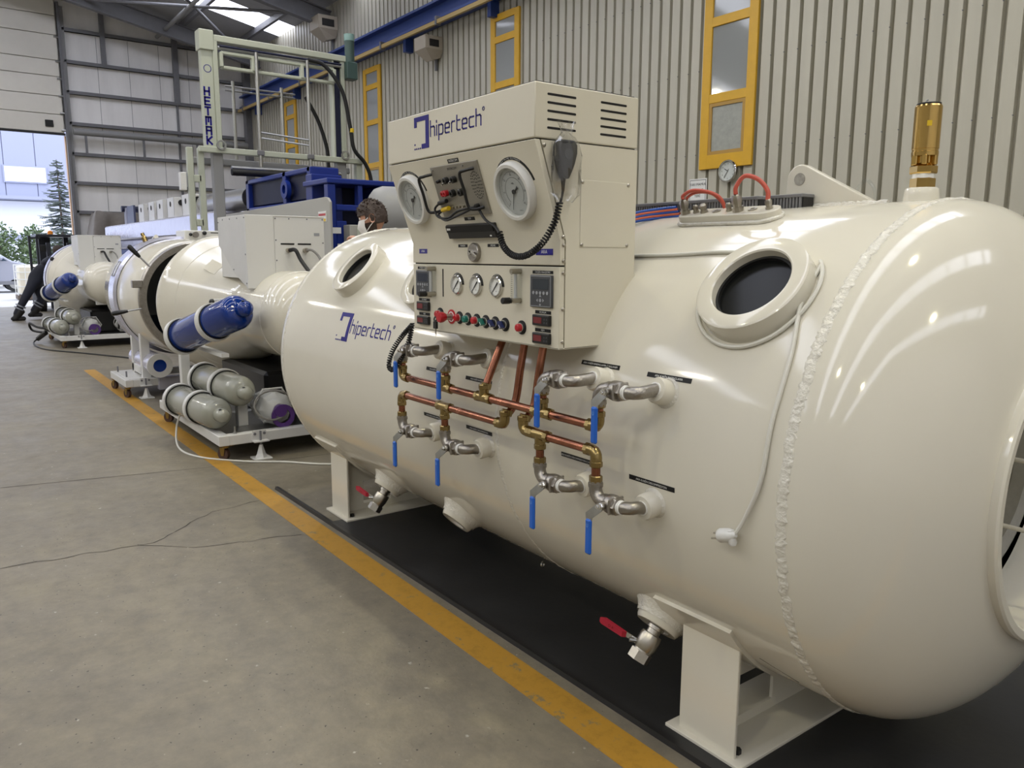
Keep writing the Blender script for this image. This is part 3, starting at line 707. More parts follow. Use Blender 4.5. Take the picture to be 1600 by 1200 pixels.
# drain valves with red levers
def drain_valve(x, th, label):
    n = tnorm(th); o = tank(x, th, .05); n2 = Vector((-.12, n.y*.8, n.z*1.1)).normalized()
    t = thing('drain_valve', tuple(o), label, 'valve', 'drain valves under the chamber')
    part('body', MB().lathe(o, n2, [(0, .03), (.012, .03), (.014, .024), (.03, .024), (.032, .036), (.045, .039), (.075, .039), (.09, .035), (.094, .033), (.125, .033), (.13, .03), (.13, .02), (.1, .02)], 24, False), M_nickel, t, 25)
    part('end_hex', MB().lathe(o+n2*.1, n2, [(0, .039), (.034, .039), (.034, .022)], 6, False), M_nickel, t, 20)
    c = o+n2*.06; sd = Vector((-.62, -.78, .1)).normalized(); p0 = c+sd*.045
    part('stem_nut', MB().cyl(c+sd*.03, c+sd*.066, .009, 8), M_steel, t)
    d = Vector((-.86, -.1, .16)).normalized(); up = sd
    xx = d.cross(up).normalized()
    def f(u, v, h): return p0+d*u+xx*v+up*h
    lv = part('lever', MB().prism([(-.015, -.012), (.05, -.009), (.05, .009), (-.015, .012)], f, .0, .004), M_chrome, t, 0)
    part('sleeve', MB().prism([(.035, -.012), (.13, -.014), (.138, -.009), (.138, .009), (.13, .014), (.035, .012)], f, .004, .02), M_redhand, lv, 0)
    part('lettering', MB().text('A Q', .014, lambda u, v, h: f(.085+u, v, .0205+h), .0005), M_redlcd, lv, 0)
drain_valve(-1.75, -47, 'nickel ball valve with red lever under the chamber beside the near saddle foot')
drain_valve(-3.8, -48.5, 'nickel ball valve with red lever behind the far saddle foot')
o = tank(-2.62, -62, 0)
solo('eye_bolt', MB().ring(o+Vector((0, -.02, -.02)), (1, .4, 0), .016, .01, .006, 20), M_chrome, 'small steel ring hanging under the chamber belly', 'ring')

# safety valve
sv = thing('safety_valve', (-1.245, 2.5, 1.81), 'tall polished brass safety relief valve on top of the chamber', 'valve')
bx_, by_ = -1.245, 2.5
part('hex_base', MB().lathe((bx_, by_, 1.81), (0, 0, 1), [(0, .036), (.028, .036), (.03, .03)], 6), M_brassp, sv, 20)
part('thread_tape', MB().cyl((bx_, by_, 1.838), (bx_, by_, 1.852), .031, 28), M_ptfe, sv)
part('hex_collar', MB().lathe((bx_, by_, 1.852), (0, 0, 1), [(0, .037), (.004, .039), (.022, .039), (.026, .034)], 6), M_brassp, sv, 20)
part('seat', MB().lathe((bx_, by_, 1.878), (0, 0, 1), [(0, .03), (.006, .024), (.03, .024)], 28), M_brassp, sv)
for k in range(6):
    a = 2*PI*k/6; part('window_post', MB().box((bx_+.03*math.cos(a)-.008, by_+.03*math.sin(a)-.008, 1.878), (bx_+.03*math.cos(a)+.008, by_+.03*math.sin(a)+.008, 1.908), .002), M_brassp, sv)
part('bonnet', MB().lathe((bx_, by_, 1.905), (0, 0, 1), [(0, .038), (.012, .0385), (.013, .037), (.02, .037), (.021, .0385), (.145, .0385), (.15, .036)], 40), M_brassp, sv, 25)
part('cap', MB().cyl((bx_, by_, 2.054), (bx_, by_, 2.06), .034, 32), M_black, sv)
part('seal_wire', MB().tube([(bx_-.002, by_, 2.06), (bx_-.01, by_, 2.068), (bx_-.004, by_, 2.072)], .0025, 6), M_steel, sv)
part('inspection_sticker', MB().prism([(-25, 0), (-5, 0), (-5, .016), (-25, .016)], lambda u, v, h: (bx_+(.0388+h)*math.sin(math.radians(u+50)), by_-(.0388+h)*math.cos(math.radians(u+50)), 1.99+v), 0, .0006), M_yel, sv, 0)

# ------------------------------------------------------------------ copper manifolds
YP, ZT, ZB, RC = 1.6, 1.085, 1.007, .0142
def fitting(parent, c, d, l=.02, r=.0205, m=None):
    return part('compression_nut', MB().lathe(Vector(c)-Vector(d)*l*.5, d, [(0, r*.86), (.003, r), (l-.003, r), (l, r*.86)], 8), m or M_brass, parent, 25)
def pipe(parent, a, b): return part('copper_pipe', MB().cyl(a, b, RC, 18), M_copper, parent)
def tee(parent, x, z, dz, y=YP):
    mb = MB(); mb.cyl((x-.036, y, z), (x+.036, y, z), .0185, 18); mb.cyl((x, y, z), (x, y, z+dz*.036), .0185, 18); part('tee', mb, M_brass, parent)
    for s in (-1, 1): fitting(parent, (x+s*.038, y, z), (1, 0, 0))
    fitting(parent, (x, y, z+dz*.04), (0, 0, 1))
def elbow(parent, x, z, sx, dz, y=YP):
    pts = [(x+sx*.036, y, z)]+[(x+sx*.02*(1-math.sin(a)), y, z+dz*.02*(1-math.cos(a))) for a in (0, .3, .6, .9, 1.2, PI/2)]+[(x, y, z+dz*.036)]
    part('elbow', MB().tube(pts, .0185, 14), M_brass, parent); fitting(parent, (x+sx*.038, y, z), (1, 0, 0)); fitting(parent, (x, y, z+dz*.04), (0, 0, 1))
def riser(parent, x, z, zend, dz):
    pipe(parent, (x, YP, z+dz*.03), (x, YP, zend)); fitting(parent, (x, YP, zend-dz*.012), (0, 0, 1), .024, .021)
def drop(parent, x, z, yt=1.688, zt_=1.3):
    if z == ZT: pts = [(x, YP, z+.02), (x, YP+.015, z+.06), (x, yt, zt_)]
    else: pts = bez([(x, YP, z+.03), (x, YP+.028, z+.05), (x, YP+.05, z+.09), (x, yt-.02, zt_-.1), (x, yt, zt_)], 5)
    part('copper_pipe', MB().tube(pts, RC, 18), M_copper, parent); fitting(parent, (x, YP+.008, z+.042), (0, .3, 1), .024, .021)
g1 = thing('copper_manifold', (-2.33, YP, ZT), 'long upper copper pipe manifold feeding all four top valves', 'pipework')
xs = sorted(VX['t'])
for a, b in zip([xs[0], xs[1], -2.33, xs[2]], [xs[1], -2.33, xs[2], xs[3]]): pipe(g1, (a, YP, ZT), (b, YP, ZT))
elbow(g1, xs[0], ZT, 1, 1); tee(g1, xs[1], ZT, 1); tee(g1, -2.33, ZT, 1); tee(g1, xs[2], ZT, 1); elbow(g1, xs[3], ZT, -1, 1)
for x in xs: riser(g1, x, ZT, 1.168, 1)
drop(g1, -2.33, ZT)
g2 = thing('copper_manifold', (-2.6, YP, ZB), 'lower left copper pipe manifold with two valves hanging below', 'pipework')
xb = sorted(VX['b'])
pipe(g2, (xb[0], YP, ZB), (xb[1], YP, ZB)); pipe(g2, (xb[1], YP, ZB), (-2.2, YP, ZB)); elbow(g2, xb[0], ZB, 1, -1); tee(g2, xb[1], ZB, -1); elbow(g2, -2.2, ZB, -1, 1)
for x in xb[:2]: riser(g2, x, ZB, .908, -1)
drop(g2, -2.2, ZB)
g3 = thing('copper_manifold', (-1.9, YP, ZB), 'lower right copper pipe manifold with two valves hanging below', 'pipework')
elbow(g3, -2.093, ZB, 1, 1); pipe(g3, (-2.093, YP, ZB), (xb[2], YP, ZB)); pipe(g3, (xb[2], YP, ZB), (xb[3], YP, ZB)); tee(g3, xb[2], ZB, -1); elbow(g3, xb[3], ZB, -1, -1)
for x in xb[2:]: riser(g3, x, ZB, .908, -1)
drop(g3, -2.093, ZB)

def ball_valve(xv, zv, dz, th, label):
    # dz: side on which the pipe arrives (-1 from below, +1 from above)
    t = thing('ball_valve', (xv, YP, zv), label, 'valve', 'blue handled ball valves on the chamber side')
    pts = [(xv, YP, zv+dz*.056)]+[(xv+.034*(1-math.cos(a)), YP, zv+dz*.034*(1-math.sin(a))) for a in (0, .3, .6, .9, 1.2, PI/2)]+[(xv+.045, YP, zv)]
    part('inlet_elbow', MB().tube(pts, .0205, 16), M_cast, t)
    part('elbow_rim', MB().ring((xv, YP, zv+dz*.038), (0, 0, dz), .0235, .018, .012, 20), M_cast, t)
    part('body', MB().lathe((xv+.04, YP, zv), (1, 0, 0), [(0, .025), (.016, .026), (.02, .029), (.03, .031), (.045, .031), (.052, .028), (.056, .026)], 20), M_cast, t, 30)
    part('hex_end', MB().lathe((xv+.088, YP, zv), (1, 0, 0), [(0, .029), (.018, .029), (.021, .022)], 6), M_cast, t, 20)
    part('stem_boss', MB().cyl((xv+.068, YP, zv), (xv+.068, YP-.04, zv), .014, 16), M_cast, t)
    part('flange_ear', MB().box((xv+.088, YP-.034, zv-.024), (xv+.095, YP+.03, zv+.026), .003), M_cast, t)
    for k in (.108, .115): part('thread_tape', MB().cyl((xv+k, YP, zv), (xv+k+.005, YP, zv), .0215, 20), M_ptfe, t)
    q = tank(xv+.142, th, .05)
    pts = [(xv+.105, YP, zv), (xv+.115, YP, zv)]+[(xv+.107+.035*math.sin(a), YP+.035*(1-math.cos(a)), zv) for a in (.3, .6, .9, 1.2, PI/2)]+[(q.x, max(q.y, YP+.045), q.z)]
    part('outlet_elbow', MB().tube(pts, .0195, 16), M_cast, t)
    part('thread_tape', MB().cyl(tank(xv+.142, th, .046), tank(xv+.142, th, .056), .0225, 20), M_ptfe, t)
    # lever
    px, pz, py = xv+.068, zv, YP-.042
    lx = xv+(.042 if dz < 0 else .034)
    fr_ = [(px-.016, py, pz+.004), (px+.006, py, pz-.014), (lx-.016, py-.014, pz-.03), (lx+.012, py-.014, pz-.042), (lx-.011, py-.016, pz-.064), (lx+.011, py-.016, pz-.064)]
    lv = part('lever', MB().add(fr_+[(a_, b_+.003, c_) for a_, b_, c_ in fr_], [(0, 1, 3, 2), (2, 3, 5, 4), (6, 8, 9, 7), (8, 10, 11, 9), (0, 2, 8, 6), (2, 4, 10, 8), (1, 7, 9, 3), (3, 9, 11, 5), (0, 6, 7, 1), (4, 5, 11, 10)]), M_steel, t, 20)
    part('sleeve', MB().box((lx-.0125, py-.021, pz-.158), (lx+.0125, py-.008, pz-.046), .005), M_bluehand, lv, 30)
    part('emblem', MB().strokes([[(-.003, .006), (-.003, -.002), (0, -.005), (.003, -.002), (.003, .006)]], .0016, lambda u, v, h: (lx+u, py-.0212-h, pz-.066+v), 0, .0005), mat('pale_blue_emboss', (110, 160, 220), .4), lv, 0)
    part('stem_nut', MB().lathe((px, py+.003, pz), (0, -1, 0), [(0, .012), (.004, .012), (.004, .009), (.013, .009), (.014, .005), (.02, .005)], 6), M_chrome, t, 20)
tl = ['rightmost', 'second from right', 'third from right', 'leftmost']
for i, x in enumerate(VX['t']): ball_valve(x, 1.207, -1, 17, 'steel ball valve with blue lever, %s of the upper row' % tl[i])
for i, x in enumerate(VX['b']): ball_valve(x, .858, 1, -7, 'steel ball valve with blue lever, %s of the lower row' % tl[i])

# steel plate under the chamber
t = thing('floor_plate', (-2.3, 2.6, 0), 'large black steel plate on the floor under the foreground chamber', 'steel plate')
part('sheet', MB().add([(-4.3, 1.835, -.002), (3.2, 1.90, -.002), (3.2, 4.3, -.002), (-4.3, 4.3, -.002), (-4.3, 1.835, .0035), (3.2, 1.90, .0035), (3.2, 4.3, .0035), (-4.3, 4.3, .0035)],
     [(0, 3, 2, 1), (4, 5, 6, 7), (0, 1, 5, 4), (1, 2, 6, 5), (2, 3, 7, 6), (3, 0, 4, 7)]), M_plate, t, 0)
part('edge_bar', MB().add([(-5.16, 1.79, 0), (3.2, 1.868, 0), (3.2, 1.898, 0), (-5.16, 1.82, 0), (-5.16, 1.795, .018), (3.2, 1.873, .018), (3.2, 1.893, .018), (-5.16, 1.815, .018)],
     [(0, 3, 2, 1), (4, 5, 6, 7), (0, 1, 5, 4), (1, 2, 6, 5), (2, 3, 7, 6), (3, 0, 4, 7)]), M_platee, t, 0)

# ================================================================== CONTROL CONSOLE
CX0, CX1 = -2.855, -1.92
co = thing('control_console', (-2.39, 1.75, 1.3), 'tall cream control console with gauges fixed on the foreground chamber', 'control console')
fyz = lambda u, v, h: (h, u, v)
def pslab(name, poly, x0, x1, m=None, b=.004):
    o = part(name, MB().prism(poly, fyz, x0, x1), m or M_creamsat, co, 30); bevel(o, b); return o
arcp = [(float(tank(0, th).y), float(tank(0, th).z)) for th in (25, 29, 33, 37, 41, 45)]
pslab('inner_frame', [(1.515, 2.1), (1.515, 1.946), (1.616, 1.645), (1.618, 1.31), (1.78, 1.31)]+[(a-.004, b+.002) for a, b in arcp]+[(1.935, 1.6), (1.935, 2.1)], CX0+.008, CX1-.008, M_ductd, .002)
hood = pslab('hood', [(1.505, 2.113), (1.505, 1.951), (1.94, 1.951), (1.94, 2.113)], CX0, CX1)
pslab('top_sheet', [(1.515, 2.113), (1.515, 2.117), (1.93, 2.117), (1.93, 2.113)], CX0+.01, CX1-.01, M_blackrub, .001)
up = pslab('upper_panel', [(1.505, 1.9465), (1.61, 1.645), (1.61, 1.569), (1.63, 1.569), (1.63, 1.645), (1.525, 1.9465)], CX0, CX1, None, .002)
low = pslab('lower_panel', [(1.61, 1.564), (1.61, 1.30), (1.63, 1.30), (1.63, 1.564)], CX0, CX1, None, .002)
pslab('underside', [(1.61, 1.30), (1.783, 1.30), (1.783, 1.305), (1.61, 1.305)], CX0, CX1, None, .001)
for x0, x1 in ((CX1-.006, CX1), (CX0, CX0+.006)):
    pslab('side_panel', [(1.53, 1.9465), (1.634, 1.645), (1.634, 1.302), (1.783, 1.302)]+arcp+[(1.94, 1.54), (1.94, 1.9465)], x0, x1, None, .0015)
# vents on the hood side
for y0 in (1.556, 1.774):
    for k in range(5):
        z = 2.081-.0245*k; r = .0035
        poly = [(y0+r*math.cos(math.radians(a)), z+r*math.sin(math.radians(a))) for a in range(90, 271, 30)]+[(y0+.108+r*math.cos(math.radians(a)), z+r*math.sin(math.radians(a))) for a in range(-90, 91, 30)]
        part('vent_slot', MB().prism(poly, fyz, CX1-.002, CX1+.0006), M_black, hood, 0)
# cover plate and screws on the side
part('cover_plate', MB().box((CX1, 1.691, 1.627), (CX1+.0025, 1.907, 1.837), .001), M_creamsat, co)
for y, z in ((1.698, 1.83), (1.9, 1.83), (1.698, 1.634), (1.9, 1.634), (1.52+.02, 1.931), (1.622, 1.658), (1.624, 1.632), (1.624, 1.583), (1.624, 1.545), (1.624, 1.43), (1.624, 1.325)):
    part('screw', MB().lathe((CX1+.002, y, z), (1, 0, 0), [(0, .0068), (.002, .006), (.004, .003)], 12), M_nickel, co)
# logo on the hood front
logo(hood, lambda u, v, h: (u, 1.5047-h, v), -2.644, 2.022, .0288, .0052)
# ---- slanted panel frame: (x, s up the slope, h outwards)
sb = Vector((0, 1.61, 1.645)); sd = (Vector((0, 1.505, 1.948))-sb).normalized(); sn = Vector((0, -sd.z, sd.y))
def SP(x, s, h): return sb+sd*s+sn*h+Vector((x, 0, 0))
def curved_label(parent, fn, r0, r1, a0, a1, txt=None, sz=.008):
    pol = [(r1*math.cos(math.radians(a0+(a1-a0)*k/14)), r1*math.sin(math.radians(a0+(a1-a0)*k/14))) for k in range(15)]+[(r0*math.cos(math.radians(a1+(a0-a1)*k/14)), r0*math.sin(math.radians(a1+(a0-a1)*k/14))) for k in range(15)]
    mb = MB()
    for k in range(14): mb.prism([pol[k], pol[k+1], pol[28-k], pol[29-k]], fn, 0, .001)
    o = part('arc_label', mb, M_blacklab, parent, 0)
    if txt:
        mb = MB(); rm = (r0+r1)/2; n = len(txt)
        for i, c in enumerate(txt):
            a = math.radians(90)-(i-(n-1)/2)*sz*.8/rm
            mb.text(c, sz, lambda u, v, h, a=a: fn(rm*math.cos(a)+u*math.sin(a)+v*math.cos(a), rm*math.sin(a)-u*math.cos(a)+v*math.sin(a), h), .0014)
        part('lettering', mb, M_print, o, 0)
def big_gauge(x, s):
    f = lambda u, v, h: SP(x+u, s+v, h)
    g = part('pressure_gauge', MB().lathe(SP(x, s, 0), sn, [(0, .096), (.018, .096), (.026, .09), (.026, .08), (.012, .077)], 64, False), M_gring, co, 40)
    part('dial', MB().cyl(SP(x, s, .006), SP(x, s, .011), .08, 48), M_dialg, g)
    mb = MB()
    for k in range(0, 61):
        a = math.radians(225-270*k/60); l = .008 if k % 10 == 0 else (.005 if k % 5 == 0 else .003)
        mb.strokes([[(.066*math.cos(a), .066*math.sin(a)), ((.066-l)*math.cos(a), (.066-l)*math.sin(a))]], .0007, f, .0112, .0116)
    mb.strokes([[(.046*math.cos(math.radians(a)), .046*math.sin(math.radians(a))) for a in range(-45, 226, 10)]], .0008, f, .0112, .0116)
    for k in range(7):
        a = math.radians(225-45*k); mb.text(str(k*10), .009, lambda u, v, h, a=a: f(.054*math.cos(a)+u, .054*math.sin(a)+v, h), .0115)
    mb.text('MPa', .009, lambda u, v, h: f(u, v+.026, h), .0115); mb.text('KABİN', .006, lambda u, v, h: f(u+.012, v-.062, h), .0115)
    part('scale', mb, M_printblk, g, 0)
    part('needle', MB().prism([(-.002, 0), (.002, 0), (-.026, -.058), (-.0265, -.0578)], f, .014, .015).prism([(.0, -.004), (.022, .018), (.026, .01), (.004, 0)], f, .014, .0155).prism([(.008*math.cos(a*PI/6), .008*math.sin(a*PI/6)) for a in range(12)], f, .013, .017), M_printblk, g, 0)
    part('glass', MB().cyl(SP(x, s, .02), SP(x, s, .0215), .0795, 48), M_clear, g)
    curved_label(g, f, .1, .109, 15, 165, 'KABİN BASINÇ GÖSTERGESİ', .0062)
big_gauge(-2.072, .170); big_gauge(-2.725, .178)
# intercom panel
ic = part('intercom_panel', MB().prism([(-2.545, .103), (-2.243, .103), (-2.243, .287), (-2.545, .287)], SP, 0, .008), M_panelal, co, 0); bevel(ic, .002)
for x in (-2.585, -2.31):
    part('handle', MB().tube(bez([SP(x+.04, .262, .006), SP(x+.02, .262, .03), SP(x, .255, .042), SP(x, .2, .042), SP(x, .14, .042), SP(x+.02, .128, .03), SP(x+.04, .128, .006)], 5), .0055, 10), M_black, ic)
mb = MB()
for ring_, n in ((.008, 6), (.017, 12), (.026, 18), (.034, 24)):
    for k in range(n): a = 2*PI*k/n; c = (-2.275+ring_*math.cos(a)*.9, .205+ring_*math.sin(a)*1.35); mb.prism([(c[0]+.0024*math.cos(q*PI/3), c[1]+.0024*math.sin(q*PI/3)) for q in range(6)], SP, .008, .0085)
part('speaker_holes', mb, M_black, ic, 0, kind='stuff')
for x, s, r, m in ((-2.5, .235, .006, M_black), (-2.45, .235, .012, M_black), (-2.4, .235, .012, M_black), (-2.49, .19, .011, M_red), (-2.474, .19, .011, M_red), (-2.43, .188, .013, M_black), (-2.375, .188, .013, M_black), (-2.3, .135, .009, M_black)):
    part('socket', MB().lathe(SP(x, s, .008), sn, [(0, r), (.014, r), (.016, r*.8), (.016, r*.4), (.008, r*.35)], 16), m, ic)
part('toggle', MB().cyl(SP(-2.475, .227, .008), SP(-2.475, .222, .022), .0035, 8), M_chrome, ic); part('toggle', MB().cyl(SP(-2.425, .23, .008), SP(-2.425, .225, .022), .0035, 8), M_chrome, ic)
part('jack_plug', MB().cyl(SP(-2.53, .158, .02), SP(-2.47, .165, .024), .008, 10), M_black, ic)
part('jack_plug', MB().cyl(SP(-2.52, .132, .02), SP(-2.468, .138, .024), .0085, 10), M_yel, ic)
for k in range(4): part('terminal', MB().cyl(SP(-2.455+.022*k, .138, .008), SP(-2.455+.022*k, .138, .018), .005, 8), M_nickel, ic)
part('fascia_print', MB().text('INTERCOM', .012, lambda u, v, h: SP(-2.4+u, .272+v, .0083+h), .0003), M_printblk, ic, 0)
for x in (-2.53, -2.33): part('panel_screw', MB().cyl(SP(x, .277, .008), SP(x, .277, .011), .004, 8), M_steel, ic)
def cap_label(parent, fn, x, z, wd, hh, txt, m=None, sz=None):
    o = part('name_plate', MB().prism([(x-wd/2, z-hh/2), (x+wd/2, z-hh/2), (x+wd/2, z+hh/2), (x-wd/2, z+hh/2)], fn, 0, .001), m or M_blacklab, parent, 0)
    part('lettering', MB().text(txt, sz or hh*.8, lambda u, v, h: fn(x+u, z+v, h), .0014), M_print, o, 0)
cap_label(co, SP, -2.39, .297, .07, .014, 'INTERCOM'); cap_label(co, SP, -2.39, .089, .066, .012, 'TEYP')
part('cord', MB().tube(bez([SP(-2.53, .158, .02), SP(-2.555, .14, .03), SP(-2.53, .112, .04), SP(-2.46, .108, .04), SP(-2.39, .128, .04), SP(-2.3, .135, .02)], 6), .004, 8), M_blackrub, ic)
part('cord', MB().tube(bez([SP(-2.52, .13, .02), SP(-2.54, .118, .03), SP(-2.48, .1, .045), SP(-2.4, .112, .045), SP(-2.31, .132, .02)], 6), .004, 8), M_blackrub, ic)
rc = part('car_radio', MB().prism([(-2.545, .02), (-2.235, .02), (-2.235, .072), (-2.545, .072)], SP, 0, .014), M_black, co, 0); bevel(rc, .003)
part('display_lip', MB().prism([(-2.54, .045), (-2.24, .045), (-2.24, .069), (-2.54, .069)], SP, .014, .018), M_blacklab, rc, 0)
part('maker_print', MB().prism([(-2.536, .054), (-2.512, .054), (-2.51, .061), (-2.534, .062)], SP, .018, .0184), M_print, rc, 0)
part('indicator', MB().prism([(-2.272, .026), (-2.262, .026), (-2.262, .031), (-2.272, .031)], SP, .014, .0145), M_print, rc, 0)
# ---- lower vertical face: (x, z, h outwards)
def FP(x, z, h): return Vector((x, 1.61-h, z))
kn = part('selector_dial', MB().lathe(FP(-2.395, 1.61, 0), (0, -1, 0), [(0, .034), (.012, .034), (.016, .031), (.016, .012)], 40), M_cast, co)
part('pointer', MB().cyl(FP(-2.395, 1.61, .014), FP(-2.395, 1.61, .03), .009, 16).prism([(-2.397, 1.612), (-2.36, 1.594), (-2.358, 1.599), (-2.395, 1.617)], FP, .022, .03), M_chrome, kn)
cap_label(co, FP, -2.48, 1.634, .062, .011, 'YANGIN'); cap_label(co, FP, -2.285, 1.634, .068, .011, 'DEŞARJ')
cap_label(co, FP, -2.772, 1.615, .062, .018, 'ANA', M_bluelab, .013); cap_label(co, FP, -1.998, 1.611, .088, .02, 'ARA', M_bluelab, .016)
def small_gauge(x, z=1.491):
    f = lambda u, v, h: FP(x+u, z+v, h)
    g = part('small_gauge', MB().lathe(FP(x, z, 0), (0, -1, 0), [(0, .037), (.008, .037), (.011, .034), (.011, .031), (.004, .03)], 40, False), M_chrome, co, 40)
    part('dial', MB().cyl(FP(x, z, .002), FP(x, z, .005), .031, 32), M_dial, g)
    mb = MB()
    for k in range(25):
        a = math.radians(225-270*k/24); l = .005 if k % 4 == 0 else .0025
        mb.strokes([[(.027*math.cos(a), .027*math.sin(a)), ((.027-l)*math.cos(a), (.027-l)*math.sin(a))]], .0006, f, .005, .0054)
    mb.text('bar', .006, lambda u, v, h: f(u+.002, v-.016, h), .0053); part('scale', mb, M_printblk, g, 0)
    part('needle', MB().prism([(.014, .012), (.01, .016), (-.022, -.021), (-.021, -.022)], f, .0065, .0075), M_printblk, g, 0)
    curved_label(g, f, .038, .044, 0, 180, 'MANOMETRE', .0045)
for x in (-2.518, -2.39, -2.262): small_gauge(x)
def flow_meter(x, z0=1.437, z1=1.561):
    g = part('flow_meter', MB().box((x-.019, 1.585, z0), (x+.019, 1.61, z1), .003), M_clear, co)
    part('tube', MB().cyl((x, 1.594, z0+.015), (x, 1.594, z1-.02), .006, 12), M_dialg, g)
    mb = MB()
    for k in range(12): mb.box((x-.013, 1.5842, z0+.02+.007*k), (x-.005, 1.5848, z0+.0212+.007*k))
    part('scale', mb, M_printblk, g, 0)
    for z in (z0+.012, z1-.014): part('fitting', MB().cyl((x+.006, 1.57, z), (x+.006, 1.61, z), .009, 12), M_nickel, g)
    part('knob', MB().lathe((x-.004, 1.585, z0+.012), (0, -1, 0), [(0, .006), (.012, .006), (.014, .011), (.042, .011), (.044, .009)], 16), M_black, g)
flow_meter(-2.132); flow_meter(-2.69)
part('black_strip', MB().prism([(-2.627, 1.44), (-2.62, 1.44), (-2.62, 1.547), (-2.627, 1.547)], FP, 0, .001), M_blacklab, co, 0)
def analyser(x0, x1, z0, z1, lcd):
    g = part('analyser', MB().prism([(x0, z0), (x1, z0), (x1, z1), (x0, z1)], FP, 0, .01), M_greydev, co, 0); bevel(g, .003)
    wd = x1-x0; hh = z1-z0
    part('bezel', MB().strokes([[(x0+.004, z0+.004), (x1-.004, z0+.004), (x1-.004, z1-.004), (x0+.004, z1-.004), (x0+.004, z0+.004)]], .0018, FP, .01, .0105), M_symb, g, 0)
    part('display', MB().prism([(x0+wd*.14, z0+hh*.56), (x1-wd*.14, z0+hh*.56), (x1-wd*.14, z1-hh*.12), (x0+wd*.14, z1-hh*.12)], FP, .01, .011), lcd, g, 0)
    for k in range(5):
        c = (x0+wd*(.18+.16*k), z0+hh*.45); part('key', MB().prism([(c[0]+.0055*math.cos(q*PI/6), c[1]+.0055*math.sin(q*PI/6)) for q in range(12)], FP, .01, .0115), M_symb, g, 0)
    cxx, czz = x0+wd*.5, z0+hh*.22; s = .014
    for dx, dz2 in ((0, 1), (1, 0), (0, -1), (-1, 0)):
        c = (cxx+dx*s, czz+dz2*s*.95); part('arrow_key', MB().prism([(c[0]+dx*.006, c[1]+dz2*.006), (c[0]-dz2*.0055-dx*.002, c[1]+dx*.0055-dz2*.002), (c[0]+dz2*.0055-dx*.002, c[1]-dx*.0055-dz2*.002)], FP, .01, .0112), M_symb, g, 0)
    part('enter_key', MB().prism([(cxx+.006*math.cos(q*PI/4), czz+.006*math.sin(q*PI/4)) for q in range(8)], FP, .01, .0112), M_symb, g, 0)
    cap_label(co, FP, (x0+x1)/2, z1+.009, wd*.95, .01, 'OKSİJEN ANALİZÖRÜ')
analyser(-2.061, -1.949, 1.432, 1.537, M_lcd); analyser(-2.82, -2.708, 1.437, 1.54, M_lcdb)
def thermo(x0, x1, z0, z1, txt):
    g = part('panel_thermometer', MB().prism([(x0, z0), (x1, z0), (x1, z1), (x0, z1)], FP, 0, .012), M_black, co, 0); bevel(g, .003)
    part('display', MB().prism([(x0+.008, z0+.008), (x0+.05, z0+.008), (x0+.05, z1-.008), (x0+.008, z1-.008)], FP, .012, .0125), M_redlcd, g, 0)
    for k in range(4): c = (x1-.024+.012*(k % 2), z0+.011+.011*(k//2)); part('key', MB().prism([(c[0]+.003*math.cos(q*PI/4), c[1]+.003*math.sin(q*PI/4)) for q in range(8)], FP, .012, .0128), M_greydev, g, 0)
    cap_label(co, FP, (x0+x1)/2, z1+.008, (x1-x0)*.92, .011, txt)
thermo(-2.046, -1.957, 1.372, 1.408, 'SICAKLIK'); thermo(-2.046, -1.957, 1.313, 1.349, 'NEM'); thermo(-2.815, -2.722, 1.378, 1.414, 'SICAKLIK'); thermo(-2.815, -2.722, 1.322, 1.356, 'NEM')
# row of push buttons and switches
def rim(x, z, r=.024, m=None): return part('control_switch', MB().lathe(FP(x, z, 0), (0, -1, 0), [(0, r), (.003, r), (.0035, r-.002)], 32), m or M_blacklab, co)
def chromer(g, x, z): part('bezel', MB().ring(FP(x, z, .003), (0, -1, 0), .0165, .013, .008, 28), M_chrome, g)
def button(x, z, m, big=False):
    g = rim(x, z); chromer(g, x, z); part('push_cap', MB().lathe(FP(x, z, .004), (0, -1, 0), [(0, .013), (.012, .0135), (.018, .013), (.021, .009)], 24), m, g)
def knobsw(x, z, m, ang=-50):
    g = rim(x, z); chromer(g, x, z); part('rotary_base', MB().cyl(FP(x, z, .004), FP(x, z, .014), .013, 24), M_black, g)
    c, s = math.cos(math.radians(ang)), math.sin(math.radians(ang))
    part('rotary_lever', MB().prism([(x+c*a-s*b, z+s*a+c*b) for a, b in ((-.013, -.0045), (.014, -.0045), (.014, .0045), (-.013, .0045))], FP, .01, .03), m, g, 0)
    part('pointer_line', MB().prism([(x+c*a-s*b, z+s*a+c*b) for a, b in ((.0, -.001), (.014, -.001), (.014, .001), (.0, .001))], FP, .03, .0305), M_print, g, 0)
button(-2.645, 1.372, M_red)
g = rim(-2.562, 1.366, .028, M_red)
part('label_ring', MB().ring(FP(-2.562, 1.366, .003), (0, -1, 0), .02, .016, .001, 28), M_print, g)
part('neck', MB().cyl(FP(-2.562, 1.366, .003), FP(-2.562, 1.366, .034), .012, 20), M_nickel, g)
part('mushroom_head', MB().lathe(FP(-2.562, 1.366, .03), (0, -1, 0), [(0, .014), (.012, .02), (.024, .021), (.03, .018), (.031, .008)], 28), M_red, g)
button(-2.505, 1.366, M_red); button(-2.447, 1.365, M_green); button(-2.388, 1.364, M_red)
knobsw(-2.33, 1.363, M_green); knobsw(-2.27, 1.362, M_navyb); knobsw(-2.211, 1.361, M_navyb); button(-2.115, 1.358, M_red)
